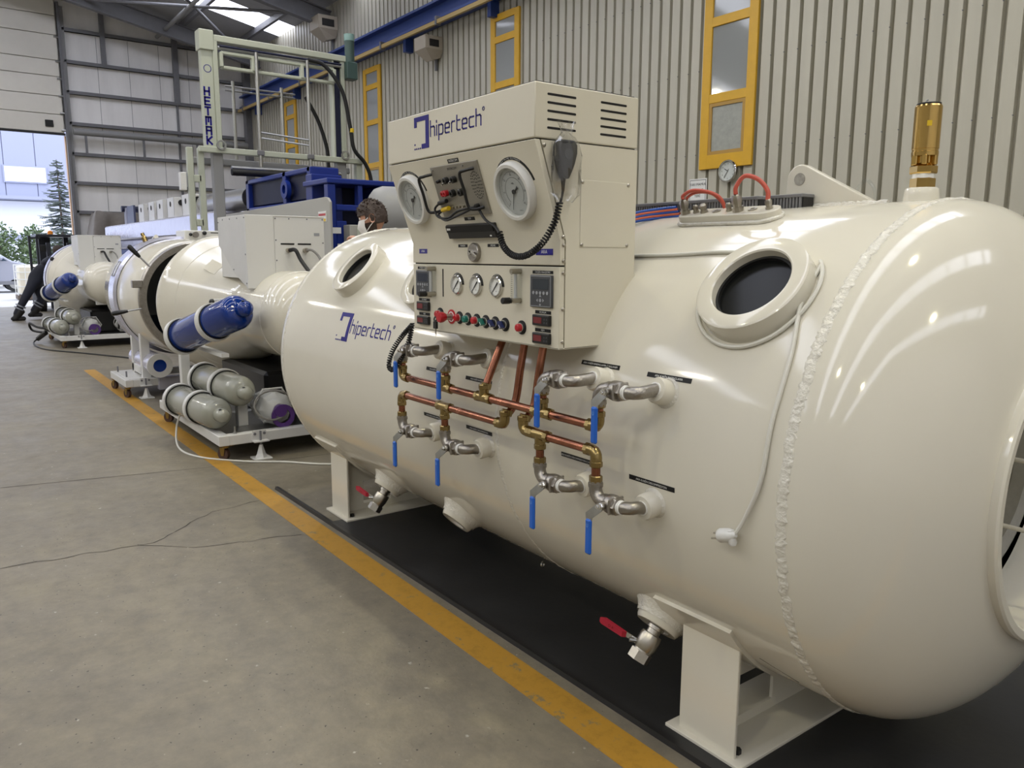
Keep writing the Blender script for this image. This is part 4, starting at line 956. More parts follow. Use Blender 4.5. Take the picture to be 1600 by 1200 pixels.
# key bunch in the leftmost switch
t = thing('key_bunch', tuple(FP(-2.645, 1.31, .03)), 'small key with black fob hanging from the leftmost red switch', 'key')
part('key_bow', MB().ring(FP(-2.645, 1.352, .022), (0, -1, .2), .012, .006, .004, 20), M_black, t)
part('fob', MB().prism([(-2.653, 1.315), (-2.633, 1.315), (-2.633, 1.343), (-2.653, 1.343)], FP, .02, .03), M_black, t, 0)
part('key_blade', MB().prism([(-2.645, 1.285), (-2.641, 1.285), (-2.639, 1.315), (-2.647, 1.315)], FP, .023, .026), M_nickel, t, 0)
# ------------------------------------------------------------------ handset in a bag, with coiled cord
def coil(path, r, wire, pitch, n=9):
    P = bez(path, 24); out = []; acc = 0; px = None
    for i in range(len(P)-1):
        d = P[i+1]-P[i]; L = d.length
        if L < 1e-7: continue
        tt = d/L
        if px is None: px = basis(tt)[0]
        px = (px-tt*px.dot(tt)).normalized(); py = tt.cross(px); st = max(1, int(L/pitch*n))
        for k in range(st):
            a = 2*PI*(acc+L*k/st)/pitch; out.append(P[i]+d*(k/st)+px*(r*math.cos(a))+py*(r*math.sin(a)))
        acc += L
    return MB().tube(out, wire, 5)
hs = thing('handset', (-1.895, 1.595, 1.83), 'black push-to-talk handset in a clear bag hung on the console corner', 'handset')
hx = CX1+.025
hp = [(-.012, .0), (-.024, .03), (-.037, .07), (-.04, .1), (-.03, .122), (.028, .122), (.042, .108), (.042, .08), (.032, .045), (.018, .015), (.008, -.006), (-.006, -.006)]
hb = part('body', MB().prism([(u*.92, v*.9) for u, v in hp], lambda u, v, h: (hx+h, 1.603+u, 1.837+v), -.018, .018), M_black, hs, 30); bevel(hb, .006, 3)
part('talk_bar', MB().box((hx-.012, 1.568, 1.885), (hx+.012, 1.575, 1.92), .003), M_blackrub, hs)
part('speaker_face', MB().cyl((hx+.018, 1.603, 1.905), (hx+.0195, 1.603, 1.905), .016, 20), mat('dark_grey_grille', (46, 46, 48), .5), hs)
part('strain_relief', MB().lathe((hx, 1.598, 1.84), (0, 0, -1), [(0, .009), (.025, .006), (.045, .0045)], 12), M_blackrub, hs)
part('straight_cord', MB().tube(bez([(hx, 1.598, 1.8), (hx, 1.594, 1.78), (hx-.003, 1.589, 1.757)], 5), .004, 8), M_blackrub, hs)
part('coiled_cord', coil([(hx-.004, 1.589, 1.762), (hx-.012, 1.575, 1.7), (-1.945, 1.555, 1.635), (-2.01, 1.545, 1.6), (-2.08, 1.545, 1.6), (-2.14, 1.55, 1.63), (-2.17, 1.555, 1.675)], .0088, .0033, .0098), M_blackrub, hs, 60)
part('straight_cord', MB().tube(bez([(-2.17, 1.555, 1.672), (-2.2, 1.558, 1.695), SP(-2.25, .09, .03), SP(-2.3, .135, .015)], 6), .0048, 8), M_blackrub, hs)
# crumpled bag
def bag():
    random.seed(5); mb = MB(); n = 22; prof = [(1.765, .02), (1.785, .04), (1.82, .046), (1.86, .045), (1.9, .044), (1.935, .04), (1.955, .026), (1.965, .014), (1.985, .02), (2.0, .026)]
    vs = []
    for z, r in prof:
        for k in range(n):
            a = 2*PI*k/n; q = r*1.22*(1+random.uniform(-.18, .2)); vs.append((hx+.006+max(-.022, .55*q*math.cos(a)), 1.602+q*math.sin(a)*1.0, z+random.uniform(-.006, .006)))
    return mb.add(vs, [(i*n+k, i*n+(k+1) % n, (i+1)*n+(k+1) % n, (i+1)*n+k) for i in range(len(prof)-1) for k in range(n)])
part('plastic_bag', bag(), M_bag, hs, 20, label='clear crumpled plastic bag')
hs2 = thing('coiled_cord', (-2.9, 1.58, 1.1), 'black coiled cord looping over the leftmost upper valve', 'cord')
part('coil', coil([(-2.87, 1.61, 1.32), (-2.872, 1.59, 1.24), (-2.895, 1.56, 1.16), (-2.935, 1.545, 1.12), (-2.965, 1.545, 1.14), (-2.955, 1.56, 1.2), (-2.92, 1.585, 1.26), (-2.87, 1.605, 1.31)], .0088, .0033, .0098), M_blackrub, hs2, 60)

# ================================================================== MOBILE CHAMBERS BEHIND
def caster(parent, x, y, zt=.13, ang=0.0):
    c = part('caster', MB().box((x-.045, y-.045, zt-.012), (x+.045, y+.045, zt), .002).cyl((x, y, zt-.03), (x, y, zt-.01), .028, 14), M_casty, parent)
    dx, dy = math.cos(ang), math.sin(ang); ox, oy = x-.02*dx, y-.02*dy
    part('fork', MB().add([(ox-dy*s-dx*.025, oy+dx*s-dy*.025, zt-.03) for s in (-.022, .022)]+[(ox-dy*s+dx*.025, oy+dx*s+dy*.025, zt-.03) for s in (-.022, .022)]+[(ox-dy*s-dx*.012, oy+dx*s-dy*.012, .035) for s in (-.022, .022)]+[(ox-dy*s+dx*.012, oy+dx*s+dy*.012, .035) for s in (-.022, .022)],
         [(0, 2, 6, 4), (1, 5, 7, 3), (0, 1, 3, 2)]), M_casty, c, 0)
    part('wheel', MB().cyl((ox-dy*-.016, oy+dx*-.016, .048), (ox-dy*.016, oy+dx*.016, .048), .048, 20), M_castw, c)
def jack(parent, x, y):
    j = part('jack_foot', MB().prism([(y-.062, .148), (y+.062, .148), (y+.052, .225), (y-.052, .225)], fyz, x, x+.012), M_whitef, parent, 0)
    part('bracket_shelf', MB().box((x, y-.06, .14), (x+.07, y+.06, .15)), M_whitef, j)
    part('threaded_rod', MB().cyl((x+.035, y, .06), (x+.035, y, .225), .009, 10), M_steelp, j)
    part('cone', MB().lathe((x+.035, y, .014), (0, 0, 1), [(0, .05), (.03, .034), (.09, .016), (.1, .014)], 4), M_whitef, j, 0)
    part('foot_plate', MB().box((x-.03, y-.07, .0), (x+.1, y+.07, .014), .003), M_whitef, j)
    for s in (-.038, .038): part('bolt', MB().cyl((x+.012, y+s, .2), (x+.02, y+s, .2), .012, 6), M_steelp, j)
def gas_cylinder(name, base, top, r, m, label, group, mband=M_whitef, bands=(.06, .62), valve=True):
    b = Vector(base); d = Vector(top)-b; L = d.length; d.normalize()
    t = thing(name, tuple(b), label, 'gas cylinder', group)
    sh = L-.19
    prof = [(0, r*.82), (.012, r*.95), (.03, r), (sh, r)]+[(sh+.09*math.sin(a), r*(.42+.58*math.cos(a))) for a in (.25, .5, .75, 1.0, 1.25, PI/2)]
    part('bottle', MB().lathe(b, d, prof+[(sh+.095, r*.38)], 36), m, t)
    part('cap', MB().lathe(b+d*(sh+.08), d, [(0, r*.42), (.012, r*.46), (.075, r*.44), (.095, r*.36), (.108, r*.18), (.111, .001)], 24), m, t)
    if valve:
        x, y, _ = basis(d); part('cap_slot', MB().sphere(b+d*(sh+.15)+Vector((0, -.15*r, r*.4)), .012, 8, 6, (1.4, 1.2, .5)), M_black, t)
    for f in bands:
        q = part('clamp_band', MB().ring(b+d*(f*sh), d, r+.02, r+.009, .05, 40), mband, t, 30)
        part('rubber_liner', MB().ring(b+d*(f*sh-.004), d, r+.01, r, .062, 40), M_blackrub, q, 30)
    return t
def mobile_chamber():
    AX, AZ = 2.5, 1.09
    t = thing('mobile_chamber', (-6.9, AX, 0), 'cream mobile pressure vessel with white box on castered frame, behind the foreground chamber', 'pressure chamber', 'mobile pressure vessels on castered frames')
    prof = [(-8.30, .001), (-8.31, .3), (-8.34, .62), (-8.37, .68), (-8.37, .700), (-8.33, .706), (-8.29, .70), (-8.2, .675), (-7.98, .612), (-7.7, .54), (-7.45, .48), (-7.25, .435), (-7.1, .405), (-7.0, .385), (-6.9, .375), (-6.3, .37), (-6.2, .36), (-6.1, .325), (-6.02, .26), (-5.97, .17), (-5.945, .08), (-5.94, .001)]
    part('vessel', MB().lathe((0, AX, AZ), (1, 0, 0), prof, 96), M_cream, t, 50)
    for x, r in ((-7.98, .6125), (-6.3, .3705)):
        part('weld_bead', MB().lathe((0, AX, AZ), (1, 0, 0), [(x-.008, r-.001), (x, r+.005), (x+.008, r-.003)], 96, False), M_weld, t)
    # deck frame
    fr = part('deck_frame', MB().box((-8.0, 1.69, .13), (-6.07, 1.77, .21), .004), M_whitef, t)
    part('rail', MB().box((-8.0, 3.22, .13), (-6.07, 3.3, .21), .004), M_whitef, fr)
    for x in (-8.0, -7.05, -6.15): part('rail', MB().box((x, 1.77, .13), (x+.08, 3.22, .21), .004), M_whitef, fr)
    part('deck_sheet', MB().box((-7.95, 1.75, .195), (-6.1, 3.25, .2)), M_steel, fr)
    for x, y, z in ((-7.62, 1.85, .98), (-7.62, 3.1, .98), (-6.25, 2.9, .85), (-6.45, 1.99, .42)): part('post', MB().box((x-.04, y-.04, .2), (x+.04, y+.04, z), .003), M_whitef, fr)
    part('cradle', MB().box((-7.66, 1.81, .9), (-7.58, 2.05, .98)), M_whitef, fr); part('cradle', MB().box((-6.29, 2.3, .72), (-6.21, 2.94, .8)), M_whitef, fr)
    for x, y in ((-6.15, 1.76), (-7.9, 1.76), (-6.15, 3.24), (-7.9, 3.24)): caster(fr, x, y, .13, .6)
    jack(fr, -6.07, 2.0); jack(fr, -6.07, 3.0)
    part('bolt', MB().cyl((-6.12, 1.83, .21), (-6.12, 1.83, .27), .008, 8).cyl((-6.12, 1.83, .21), (-6.12, 1.83, .225), .016, 6), M_steel, fr)
    part('dark_filler_box', MB().box((-7.85, 2.25, .2), (-6.6, 3.15, .6), .03), M_black, fr)  # black box added to darken the space under the vessel
    # equipment box
    b0 = part('equipment_box', MB().prism([(-7.35, 1.92), (-7.35, 1.68), (-6.95, 1.44), (-6.6, 1.32), (-6.6, 1.92)], lambda u, v, h: (u, h, v), 2.145, 2.16), M_whitef, t, 0)
    part('box_shell', MB().box((-7.34, 2.16, 1.40), (-6.62, 2.82, 1.915)), M_white, b0, 0)
    part('front_sheet', MB().box((-6.62, 2.145, 1.315), (-6.595, 2.385, 1.92), .004), M_white, b0)
    part('access_panel', MB().box((-6.62, 2.387, 1.39), (-6.6, 2.835, 1.916), .003), M_white, b0)
    part('top_sheet', MB().box((-7.35, 2.145, 1.915), (-6.595, 2.835, 1.925), .003), M_white, b0)
    for y, z in ((2.4, 1.9), (2.52, 1.9), (2.68, 1.9), (2.82, 1.9), (2.4, 1.72), (2.4, 1.55), (2.4, 1.4), (2.82, 1.7), (2.6, 1.41)): part('screw', MB().cyl((-6.6, y, z), (-6.596, y, z), .006, 8), M_steelp, b0)
    for x, z in ((-7.33, 1.88), (-7.2, 1.9), (-7.0, 1.9), (-6.8, 1.9), (-6.62, 1.9), (-6.62, 1.6), (-6.62, 1.36), (-6.95, 1.47)): part('screw', MB().cyl((x, 2.145, z), (x, 2.141, z), .006, 8), M_steelp, b0)
    for y in (2.5, 2.65):
        part('name_strip', MB().box((-6.6, y-.06, 1.682), (-6.598, y+.06, 1.695)), M_blacklab, b0, 0)
        part('hose_gland', MB().cyl((-6.6, y, 1.636), (-6.55, y, 1.636), .02, 10), M_nickel, b0)
    part('black_hose', MB().tube(bez([(-6.56, 2.5, 1.636), (-6.5, 2.53, 1.635), (-6.46, 2.56, 1.55), (-6.3, 2.6, 1.4), (-6.0, 2.62, 1.15), (-5.98, 2.62, .7), (-6.08, 2.6, .3)], 6), .017, 10), M_blackrub, b0)
    part('grey_hose', MB().tube(bez([(-6.56, 2.65, 1.636), (-6.5, 2.68, 1.635), (-6.44, 2.72, 1.57), (-6.3, 2.73, 1.42), (-6.05, 2.72, 1.1), (-6.04, 2.69, .6)], 6), .011, 8), M_graycab, b0)
    part('rating_plate', MB().box((-6.6, 2.74, 1.76), (-6.5985, 2.79, 1.785)), M_symb, b0, 0)
    # fittings on the bowl
    part('hinge_pad', MB().add([(-7.72, 2.12, 1.44), (-7.5, 2.165, 1.385), (-7.5, 2.25, 1.47), (-7.72, 2.21, 1.525), (-7.70, 2.09, 1.47), (-7.49, 2.13, 1.415), (-7.49, 2.22, 1.50), (-7.70, 2.18, 1.555)], [(0, 3, 2, 1), (4, 5, 6, 7), (0, 1, 5, 4), (1, 2, 6, 5), (2, 3, 7, 6), (3, 0, 4, 7)]), M_cream, t)
    q = part('brass_elbow', MB().tube([(-8.1, 2.42, 1.68), (-8.1, 2.42, 1.8), (-8.06, 2.42, 1.83), (-8.0, 2.42, 1.83)], .02, 10), M_brass, t); part('silencer', MB().cyl((-8.0, 2.42, 1.83), (-7.9, 2.43, 1.83), .036, 14), M_brass, q)
    part('relief_knob', MB().sphere((-8.12, 2.42, 1.86), .03, 12, 8), M_black, t)
    part('clamp_knob', MB().sphere((-6.9, 1.93, 1.2), .026, 12, 8), M_black, t); part('knob_bracket', MB().box((-6.95, 1.94, 1.17), (-6.88, 2.2, 1.22)), M_whitef, t)
    part('band_bracket', MB().box((-7.1, 1.84, .78), (-6.4, 1.9, .81)), M_whitef, t)
    # gauges and valve block on the right-hand post
    vb = part('valve_block', MB().box((-6.2, 2.6, .82), (-6.12, 3.05, .9), .004), M_whitef, t)
    for y in (2.68, 2.85): part('valve_knob', MB().sphere((-6.1, y, .86), .03, 12, 8), M_black, vb)
    for z in (1.0, 1.1): part('gauge', MB().lathe((-6.16, 2.86, z), (1, 0, 0), [(0, .035), (.02, .035), (.022, .03), (.016, .028)], 20), M_dial, vb)
    return t
ct = []
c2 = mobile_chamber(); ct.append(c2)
G1 = 'cobalt blue gas cylinders strapped to the mobile chambers'; G2 = 'grey gas cylinders on the chamber frames'
cyl2 = [gas_cylinder('gas_cylinder', (-7.1, 1.685, .885), (-6.08, 1.975, 1.2), .138, M_blue, 'glossy blue gas cylinder strapped on the side of the middle mobile vessel', G1),
        gas_cylinder('gas_cylinder', (-7.2, 1.668, .345), (-6.13, 1.762, .352), .125, M_grcyl, 'grey gas cylinder at the front edge of the middle frame, lower of two', G2),
        gas_cylinder('gas_cylinder', (-7.2, 1.888, .515), (-6.13, 1.952, .51), .125, M_grcyl, 'grey gas cylinder on the middle frame, upper and rear of two', G2)]
def jug(x, y, label):
    t = thing('plastic_jug', (x, y, .2), label, 'jug', 'plastic jugs lying on the chamber frames')
    part('body', MB().lathe((x-.3, y, .345), (1, 0, 0), [(0, .12), (.02, .14), (.24, .14), (.3, .1), (.33, .06)], 8), M_jerry, t, 30)
    part('cap', MB().cyl((x+.03, y, .345), (x+.07, y, .345), .05, 16), M_purple, t)
    part('cap_rim', MB().ring((x+.045, y+.02, .3), (1, 0, 0), .095, .06, .02, 20), M_purple, t)
    part('hex_guard', MB().tube([(x-.12, y+.16*math.cos(PI/3*k), .365+.16*math.sin(PI/3*k)) for k in range(6)], .008, 4, True), M_whitef, t, 0)
    part('hose', MB().tube([(x+.06+.02*math.sin(PI*k/6), y-.06+.15*math.cos(2*PI*k/22), .40+.12*math.sin(2*PI*k/22)) for k in range(21)], .009, 8), M_graycab, t)
    return t
cyl2.append(jug(-6.2, 2.21, 'translucent jug with purple cap lying on the middle frame beside grey cylinders'))
cyl2.append(jug(-6.2, 2.75, 'second translucent jug with purple cap on the middle frame, mostly hidden behind the big chamber'))
DX4, DY4 = -9.12, .03
labs4 = ['cream mobile pressure vessel with box near the open doorway, farthest left', 'dark blue gas cylinder strapped to the far left vessel near the doorway', 'grey gas cylinder on the far left frame, lower of two', 'grey gas cylinder on the far left frame, upper of two', 'translucent jug with purple cap on the far left frame beside grey cylinders', 'rightmost translucent jug on the far left frame beside the post']
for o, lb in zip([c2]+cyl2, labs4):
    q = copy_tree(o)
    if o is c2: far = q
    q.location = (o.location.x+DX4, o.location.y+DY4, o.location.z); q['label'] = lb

for x0, x1, r in ((-17.75, -17.55, .72), (-17.48, -17.36, .69)):
    part('rim_band', MB().lathe((0, 2.53, 1.09), (1, 0, 0), [(x0, r-.05), (x0, r), (x1, r), (x1, r-.05)], 80, False), M_film, far, 40)
part('clamp_knob', MB().sphere((-17.4, 1.95, 1.5), .04, 10, 8), M_black, far)
# open-ended vessel between them
def open_vessel():
    AY, AZ = 2.39, 1.11
    t = thing('open_vessel', (-9.9, AY, 0), 'cream open-mouthed pressure vessel with film-wrapped rim on a white frame', 'pressure chamber')
    part('vessel', MB().lathe((0, AY, AZ), (1, 0, 0), [(-11.5, .001), (-11.45, .3), (-11.3, .5), (-11.1, .6), (-10.3, .655), (-10.05, .66), (-9.8, .665), (-9.55, .66), (-9.35, .655), (-9.2, .645), (-9.08, .63), (-9.02, .615), (-9.0, .6)], 96, False), M_cream, t, 40)
    part('rim_band', MB().lathe((0, AY, AZ), (1, 0, 0), [(-10.3, .655), (-10.28, .695), (-9.97, .7), (-9.95, .668)], 96, False), M_film, t, 40)
    part('hatch_frame', MB().tube([(-10.2, AY-.70*math.cos(a), AZ+.70*math.sin(a)) for a in (.35, .48, .61)]+[(-10.05, AY-.703*math.cos(a), AZ+.703*math.sin(a)) for a in (.61, .48, .35)], .006, 6, True), M_steel, t)
    part('mouth_ring', MB().lathe((0, AY, AZ), (1, 0, 0), [(-9.04, .622), (-8.97, .618), (-8.96, .61), (-8.96, .55), (-9.1, .545), (-9.1, .61)], 96, False), M_cast, t, 40)
    part('liner', MB().lathe((0, AY, AZ), (1, 0, 0), [(-9.0, .548), (-10.9, .548), (-10.95, .001)], 64, False), mat('dim_vessel_liner', (120, 124, 128), .5), t)
    part('mattress', MB().box((-10.7, AY-.3, .72), (-9.15, AY+.3, .84), .03), mat('dark_teal_mattress', (24, 44, 62), .6), t)
    for a0, a1, ym in ((.62, .7, 0), (-.13, -.14, 0)):
        d0 = Vector((-8.97, AY-.6*math.cos(a0), AZ+.6*math.sin(a0))); d1 = Vector((-9.0, AY-.87*math.cos(a1), AZ+.86*math.sin(a1)))
        m = d0+(d1-d0)*.55
        lv = part('clamp_lever', MB().cyl(d0, m, .009, 8), M_steel, t); part('grip', MB().lathe(m-(d1-d0)*.02, d1-d0, [(0, .014), (.03, .02), (.12, .026), (.15, .022), (.16, .01)], 12), M_black, lv)
    part('latch', MB().box((-9.03, AY-.68, AZ+.14), (-8.95, AY-.58, AZ+.22), .005), M_cast, t)
    for y, x in ((2.2, -10.1), (2.75, -9.8)):
        part('hinge_lug', MB().cyl((x, y, 1.77), (x+.12, y, 1.80), .025, 10), M_cream, t)
    part('relief_valve', MB().lathe((-10.15, 2.12, 1.74), (-.2, -.3, 1), [(0, .03), (.06, .03), (.07, .022), (.11, .022)], 10), M_brass, t)
    fr = part('deck_frame', MB().box((-10.35, 1.66, .13), (-9.45, 1.74, .21), .004), M_whitef, t)
    part('rail', MB().box((-10.35, 3.0, .13), (-9.45, 3.08, .21), .004), M_whitef, fr)
    for x in (-10.35, -9.53): part('rail', MB().box((x, 1.74, .13), (x+.08, 3.0, .21), .004), M_whitef, fr)
    part('deck_sheet', MB().box((-10.3, 1.7, .205), (-9.48, 2.0, .215)), M_whitef, fr)
    part('lower_wrap', MB().box((-9.52, 2.0, .07), (-9.44, 3.0, .22), .01), M_film, fr)
    for x in (-9.58, -10.05): part('post', MB().box((x-.045, 1.86, .2), (x+.045, 1.95, .85), .003), M_whitef, fr)
    part('post', MB().box((-9.62, 2.9, .2), (-9.53, 2.98, .9), .003), M_whitef, fr)
    part('cross_tube', MB().box((-10.1, 1.86, .24), (-9.6, 1.95, .33), .003), M_whitef, fr)
    for x, y in ((-9.54, 1.7), (-10.28, 1.7), (-9.54, 3.04), (-10.28, 3.04)): caster(fr, x, y, .13, .4)
    jack(fr, -9.44, 1.86)
    for x, y in ((-10.2, 1.72), (-9.7, 1.72)): part('bolt', MB().cyl((x, y, .2), (x, y, .28), .009, 8), M_steelp, fr)
    return t
open_vessel()
t = thing('gas_cylinder', (-9.25, 1.985, .24), 'gas cylinder with white rim and blue end disc under the open vessel', 'gas cylinder')
part('bottle', MB().cyl((-10.3, 1.985, .375), (-9.26, 1.985, .375), .12, 32), M_film, t)
part('end_ring', MB().ring((-9.27, 1.985, .375), (1, 0, 0), .133, .07, .03, 40), M_whitef, t, 30)
part('end_disc', MB().cyl((-9.27, 1.985, .375), (-9.25, 1.985, .375), .072, 32), M_blue, t)
t = thing('instrument_console', (-10.0, 2.75, 1.75), 'low white instrument console with round knobs behind the open vessel', 'control console')
part('case', MB().box((-10.3, 2.5, 1.66), (-9.9, 3.1, 1.88), .008), M_white, t)
part('knob', MB().cyl((-9.9, 2.62, 1.83), (-9.86, 2.62, 1.83), .035, 18), M_cast, t); part('knob', MB().sphere((-9.87, 2.56, 1.83), .02, 10, 8), M_black, t); part('knob', MB().sphere((-9.87, 2.72, 1.85), .026, 10, 8), M_black, t)
part('name_strip', MB().box((-9.9, 2.8, 1.85), (-9.898, 2.9, 1.86)), M_blacklab, t, 0)

# floor cords and plug strip
solo_cable('extension_lead', [(-6.95, 1.63, .27), (-7.0, 1.6, .12), (-6.75, 1.55, .012), (-6.35, 1.60, .008), (-6.0, 1.85, .008), (-5.8, 2.1, .008), (-5.5, 2.4, .008), (-5.2, 3.1, .008)], .008, M_whcab, 'white cable trailing across the floor under the middle frame', 'cable')
solo_cable('extension_lead', [(-16.35, 1.5, .1), (-16.3, 1.42, .02), (-15.6, 1.42, .01), (-15.0, 1.55, .01), (-14.3, 1.9, .01), (-13.2, 2.4, .01)], .012, M_blackrub, 'dark cable looping over the floor in front of the far left frame', 'cable')
t = thing('plug_strip', (-16.2, 1.62, .0), 'black plug strip hanging off the far left frame corner', 'plug strip')
part('body', MB().lathe((-16.4, 1.5, .08), (.6, .25, .3), [(0, .04), (.3, .045), (.32, .03)], 8), M_black, t); part('lead', MB().tube(bez([(-16.1, 1.66, .28), (-16.3, 1.5, .3), (-16.5, 1.4, .36), (-16.6, 1.45, .22), (-16.2, 1.62, .2)], 5), .02, 8), M_blackrub, t)

# ================================================================== LONG MACHINE LINE BEHIND THE CHAMBERS
t = thing('wrapped_beam', (-17.5, 3.95, 0), 'long silver film-wrapped machine bed behind the vessels', 'machine bed')
part('beam', MB().box((-22.8, 3.8, 1.93), (-13.05, 4.6, 2.29), .03), M_film, t)
part('lower_film', MB().box((-22.4, 3.85, 1.72), (-13.05, 4.5, 1.92), .03), M_film, t)
part('blue_bed', MB().box((-22.3, 3.9, 1.15), (-13.05, 4.4, 1.72), .01), M_machb, t)
for x in (-21.5, -18.5, -15.5, -13.3): part('leg', MB().box((x-.1, 3.95, 0), (x+.1, 4.4, 1.2)), M_machb, t)
part('shelf', MB().box((-22.0, 3.82, 1.3), (-13.05, 3.95, 1.45)), M_pipe, t)
def carriage(x, hgt, label, m=M_white):
    t = thing('roller_carriage', (x, 3.95, 2.29), label, 'roller stand', 'white roller stands on the wrapped bed')
    f = lambda u, v, h: (x+h, 3.86+u, 2.29+v)
    for h0 in (0, .5):
        pl = part('side_plate', MB().prism([(0, 0), (.18, 0), (.2, .12), (.34, .2), (.34, hgt), (0, hgt)], f, h0, h0+.04), m, t, 0); bevel(pl, .01)
        part('bearing', MB().cyl((x+h0+.04, 3.99, 2.29+hgt-.1), (x+h0+.07, 3.99, 2.29+hgt-.1), .055, 18), M_black, pl)
    part('front_sheet', MB().box((x, 3.86, 2.29), (x+.54, 3.87, 2.29+hgt), .003), m, t)
    part('front_hole', MB().cyl((x+.27, 3.862, 2.29+hgt-.12), (x+.27, 3.855, 2.29+hgt-.12), .05, 18), M_ductd, t)
    for z in (.1, .18, .26): part('roller', MB().cyl((x-.25, 3.95, 2.29+z), (x+.0, 3.95, 2.29+z), .02, 8), M_steel, t)
cl = ['leftmost', 'second from left', 'middle', 'second from right', 'rightmost']
for i, x in enumerate((-19.0, -18.05, -17.3, -16.45, -15.35)): carriage(x, .37, 'white roller stand on the wrapped bed, %s of five' % cl[i])
t = thing('guide_plate', (-20.3, 3.9, 2.29), 'blue-grey guide plate with roller at the far end of the wrapped bed', 'roller stand')
part('plate', MB().box((-20.2, 3.86, 2.29), (-19.5, 3.9, 2.68)), mat('slate_blue_paint', (70, 76, 104), .4), t); part('upright', MB().box((-20.55, 3.86, 2.29), (-20.3, 3.92, 2.66)), M_outp, t); part('roller', MB().cyl((-20.5, 3.8, 2.64), (-20.5, 4.3, 2.64), .07, 16), M_machbd, t)
# gantry
ga = thing('lift_gantry', (-12, 4.5, 0), 'tall pale green lifting gantry with sliding frames behind the vessels', 'gantry')
def gbox(n, a, b, m=M_machg, par=None, ch_=.008): return part(n, MB().box(a, b, ch_), m, par or ga)
pl = gbox('column', (-12.1, 3.39, 3.05), (-11.96, 3.55, 4.55)); gbox('column_edge', (-12.06, 3.55, 3.05), (-11.94, 3.62, 4.6))
gbox('lower_column', (-12.1, 3.48, 0), (-11.96, 3.62, 3.05), M_pipe); gbox('lower_column', (-12.1, 5.4, 0), (-11.96, 5.56, 3.05), M_pipe)
for y0, y1, m_ in ((5.36, 5.39, M_machg), (5.39, 5.5, M_machbd), (5.5, 5.57, M_machg)): gbox('column', (-12.1, y0, 3.05), (-11.96 if m_ != M_machbd else -12.0, y1, 4.6), m_, None, .004)
gbox('column_cap', (-12.14, 3.37, 4.45), (-11.93, 3.57, 4.72))
gbox('top_beam', (-12.06, 3.57, 4.58), (-11.94, 5.64, 4.67)); part('top_shaft', MB().cyl((-11.94, 3.62, 4.5), (-11.94, 5.5, 4.5), .025, 10), M_steel, ga)
gbox('dark_rail', (-12.0, 3.64, 4.51), (-11.9, 5.5, 4.535), M_machbd)
for z in (4.44, 4.24): gbox('slide_rail', (-12.0, 3.66, z-.022), (-11.92, 5.38, z+.022), M_machg)
for y in (3.66, 4.12, 4.86, 5.38): gbox('slide_stile', (-12.0, y-.024, 4.24), (-11.9, y+.024, 4.44))
for y in (4.148, 4.925): part('hang_tube', MB().cyl((-11.88, y, 2.78), (-11.88, y, 4.5), .026, 12), M_steel, ga); gbox('tube_clamp', (-11.93, y-.05, 3.05), (-11.84, y+.05, 3.12), M_steelp); gbox('tube_clamp', (-11.93, y-.05, 2.74), (-11.84, y+.05, 2.82), M_steelp)
for y in (4.02, 4.78): part('rear_tube', MB().cyl((-12.6, y, 2.8), (-12.6, y, 4.2), .025, 12), M_steel, ga)
for z in (3.33, 3.25): part('cross_tube', MB().cyl((-11.88, 4.148, z+.05), (-11.88, 4.925, z), .014, 8), M_steel, ga)
for z in (4.12, 4.06): part('cross_tube', MB().cyl((-12.6, 3.9, z), (-12.6, 5.0, z), .014, 8), M_steel, ga)
gbox('lower_rail', (-12.0, 3.28, 3.04), (-11.88, 5.82, 3.12)); gbox('lower_rail', (-12.5, 3.28, 2.93), (-12.4, 5.82, 3.02), M_pipe)
for y in (3.16, 3.31): gbox('front_leg', (-12.03, y-.042, 0), (-11.95, y+.042, 3.1))
gbox('front_leg_tie', (-12.03, 3.18, 2.62), (-11.95, 3.3, 2.72)); gbox('front_leg_tie', (-12.03, 3.18, 2.0), (-11.95, 3.3, 2.1)); gbox('junction_box', (-12.1, 3.02, 2.5), (-11.98, 3.1, 2.75), M_white)
gbox('rear_leg', (-12.05, 5.72, 0), (-11.93, 5.82, 3.1))
part('roller_bar', MB().cyl((-11.85, 3.7, 2.78), (-11.85, 5.4, 2.8), .05, 14), M_blackrub, ga); part('roller_bar', MB().cyl((-11.85, 3.7, 2.84), (-11.85, 5.4, 2.86), .03, 12), M_steel, ga)
for z, y in ((3.15, 3.58), (3.15, 5.5)): part('shackle', MB().ring((-11.88, y, z), (1, 0, 0), .07, .045, .03, 16), M_steel, ga)
mt = part('motor', MB().cyl((-11.95, 5.66, 4.55), (-11.95, 5.66, 4.98), .075, 18), M_motor, ga); part('motor_cap', MB().cyl((-11.95, 5.66, 4.9), (-11.95, 5.66, 5.0), .08, 18), mat('motor_light_green', (120, 150, 146), .4), mt); part('gearbox', MB().box((-12.04, 5.57, 4.32), (-11.86, 5.75, 4.58), .01), M_motor, mt)
part('cable', MB().tube(bez([(-11.9, 4.95, 4.52), (-11.85, 5.2, 4.45), (-11.8, 5.45, 4.1), (-11.8, 5.56, 3.6), (-11.8, 5.62, 3.25), (-11.8, 5.8, 3.05), (-11.8, 5.9, 2.8), (-11.8, 5.9, 2.4)], 6), .03, 10), M_blackrub, ga)
part('cable', MB().tube(bez([(-12.3, 5.05, 4.05), (-12.3, 5.25, 3.7), (-12.3, 5.38, 3.3), (-12.3, 5.4, 3.0)], 6), .03, 10), M_blackrub, ga)
part('cable_tie', MB().cyl((-11.8, 5.585, 3.5), (-11.8, 5.585, 3.56), .04, 10), M_yel, ga)
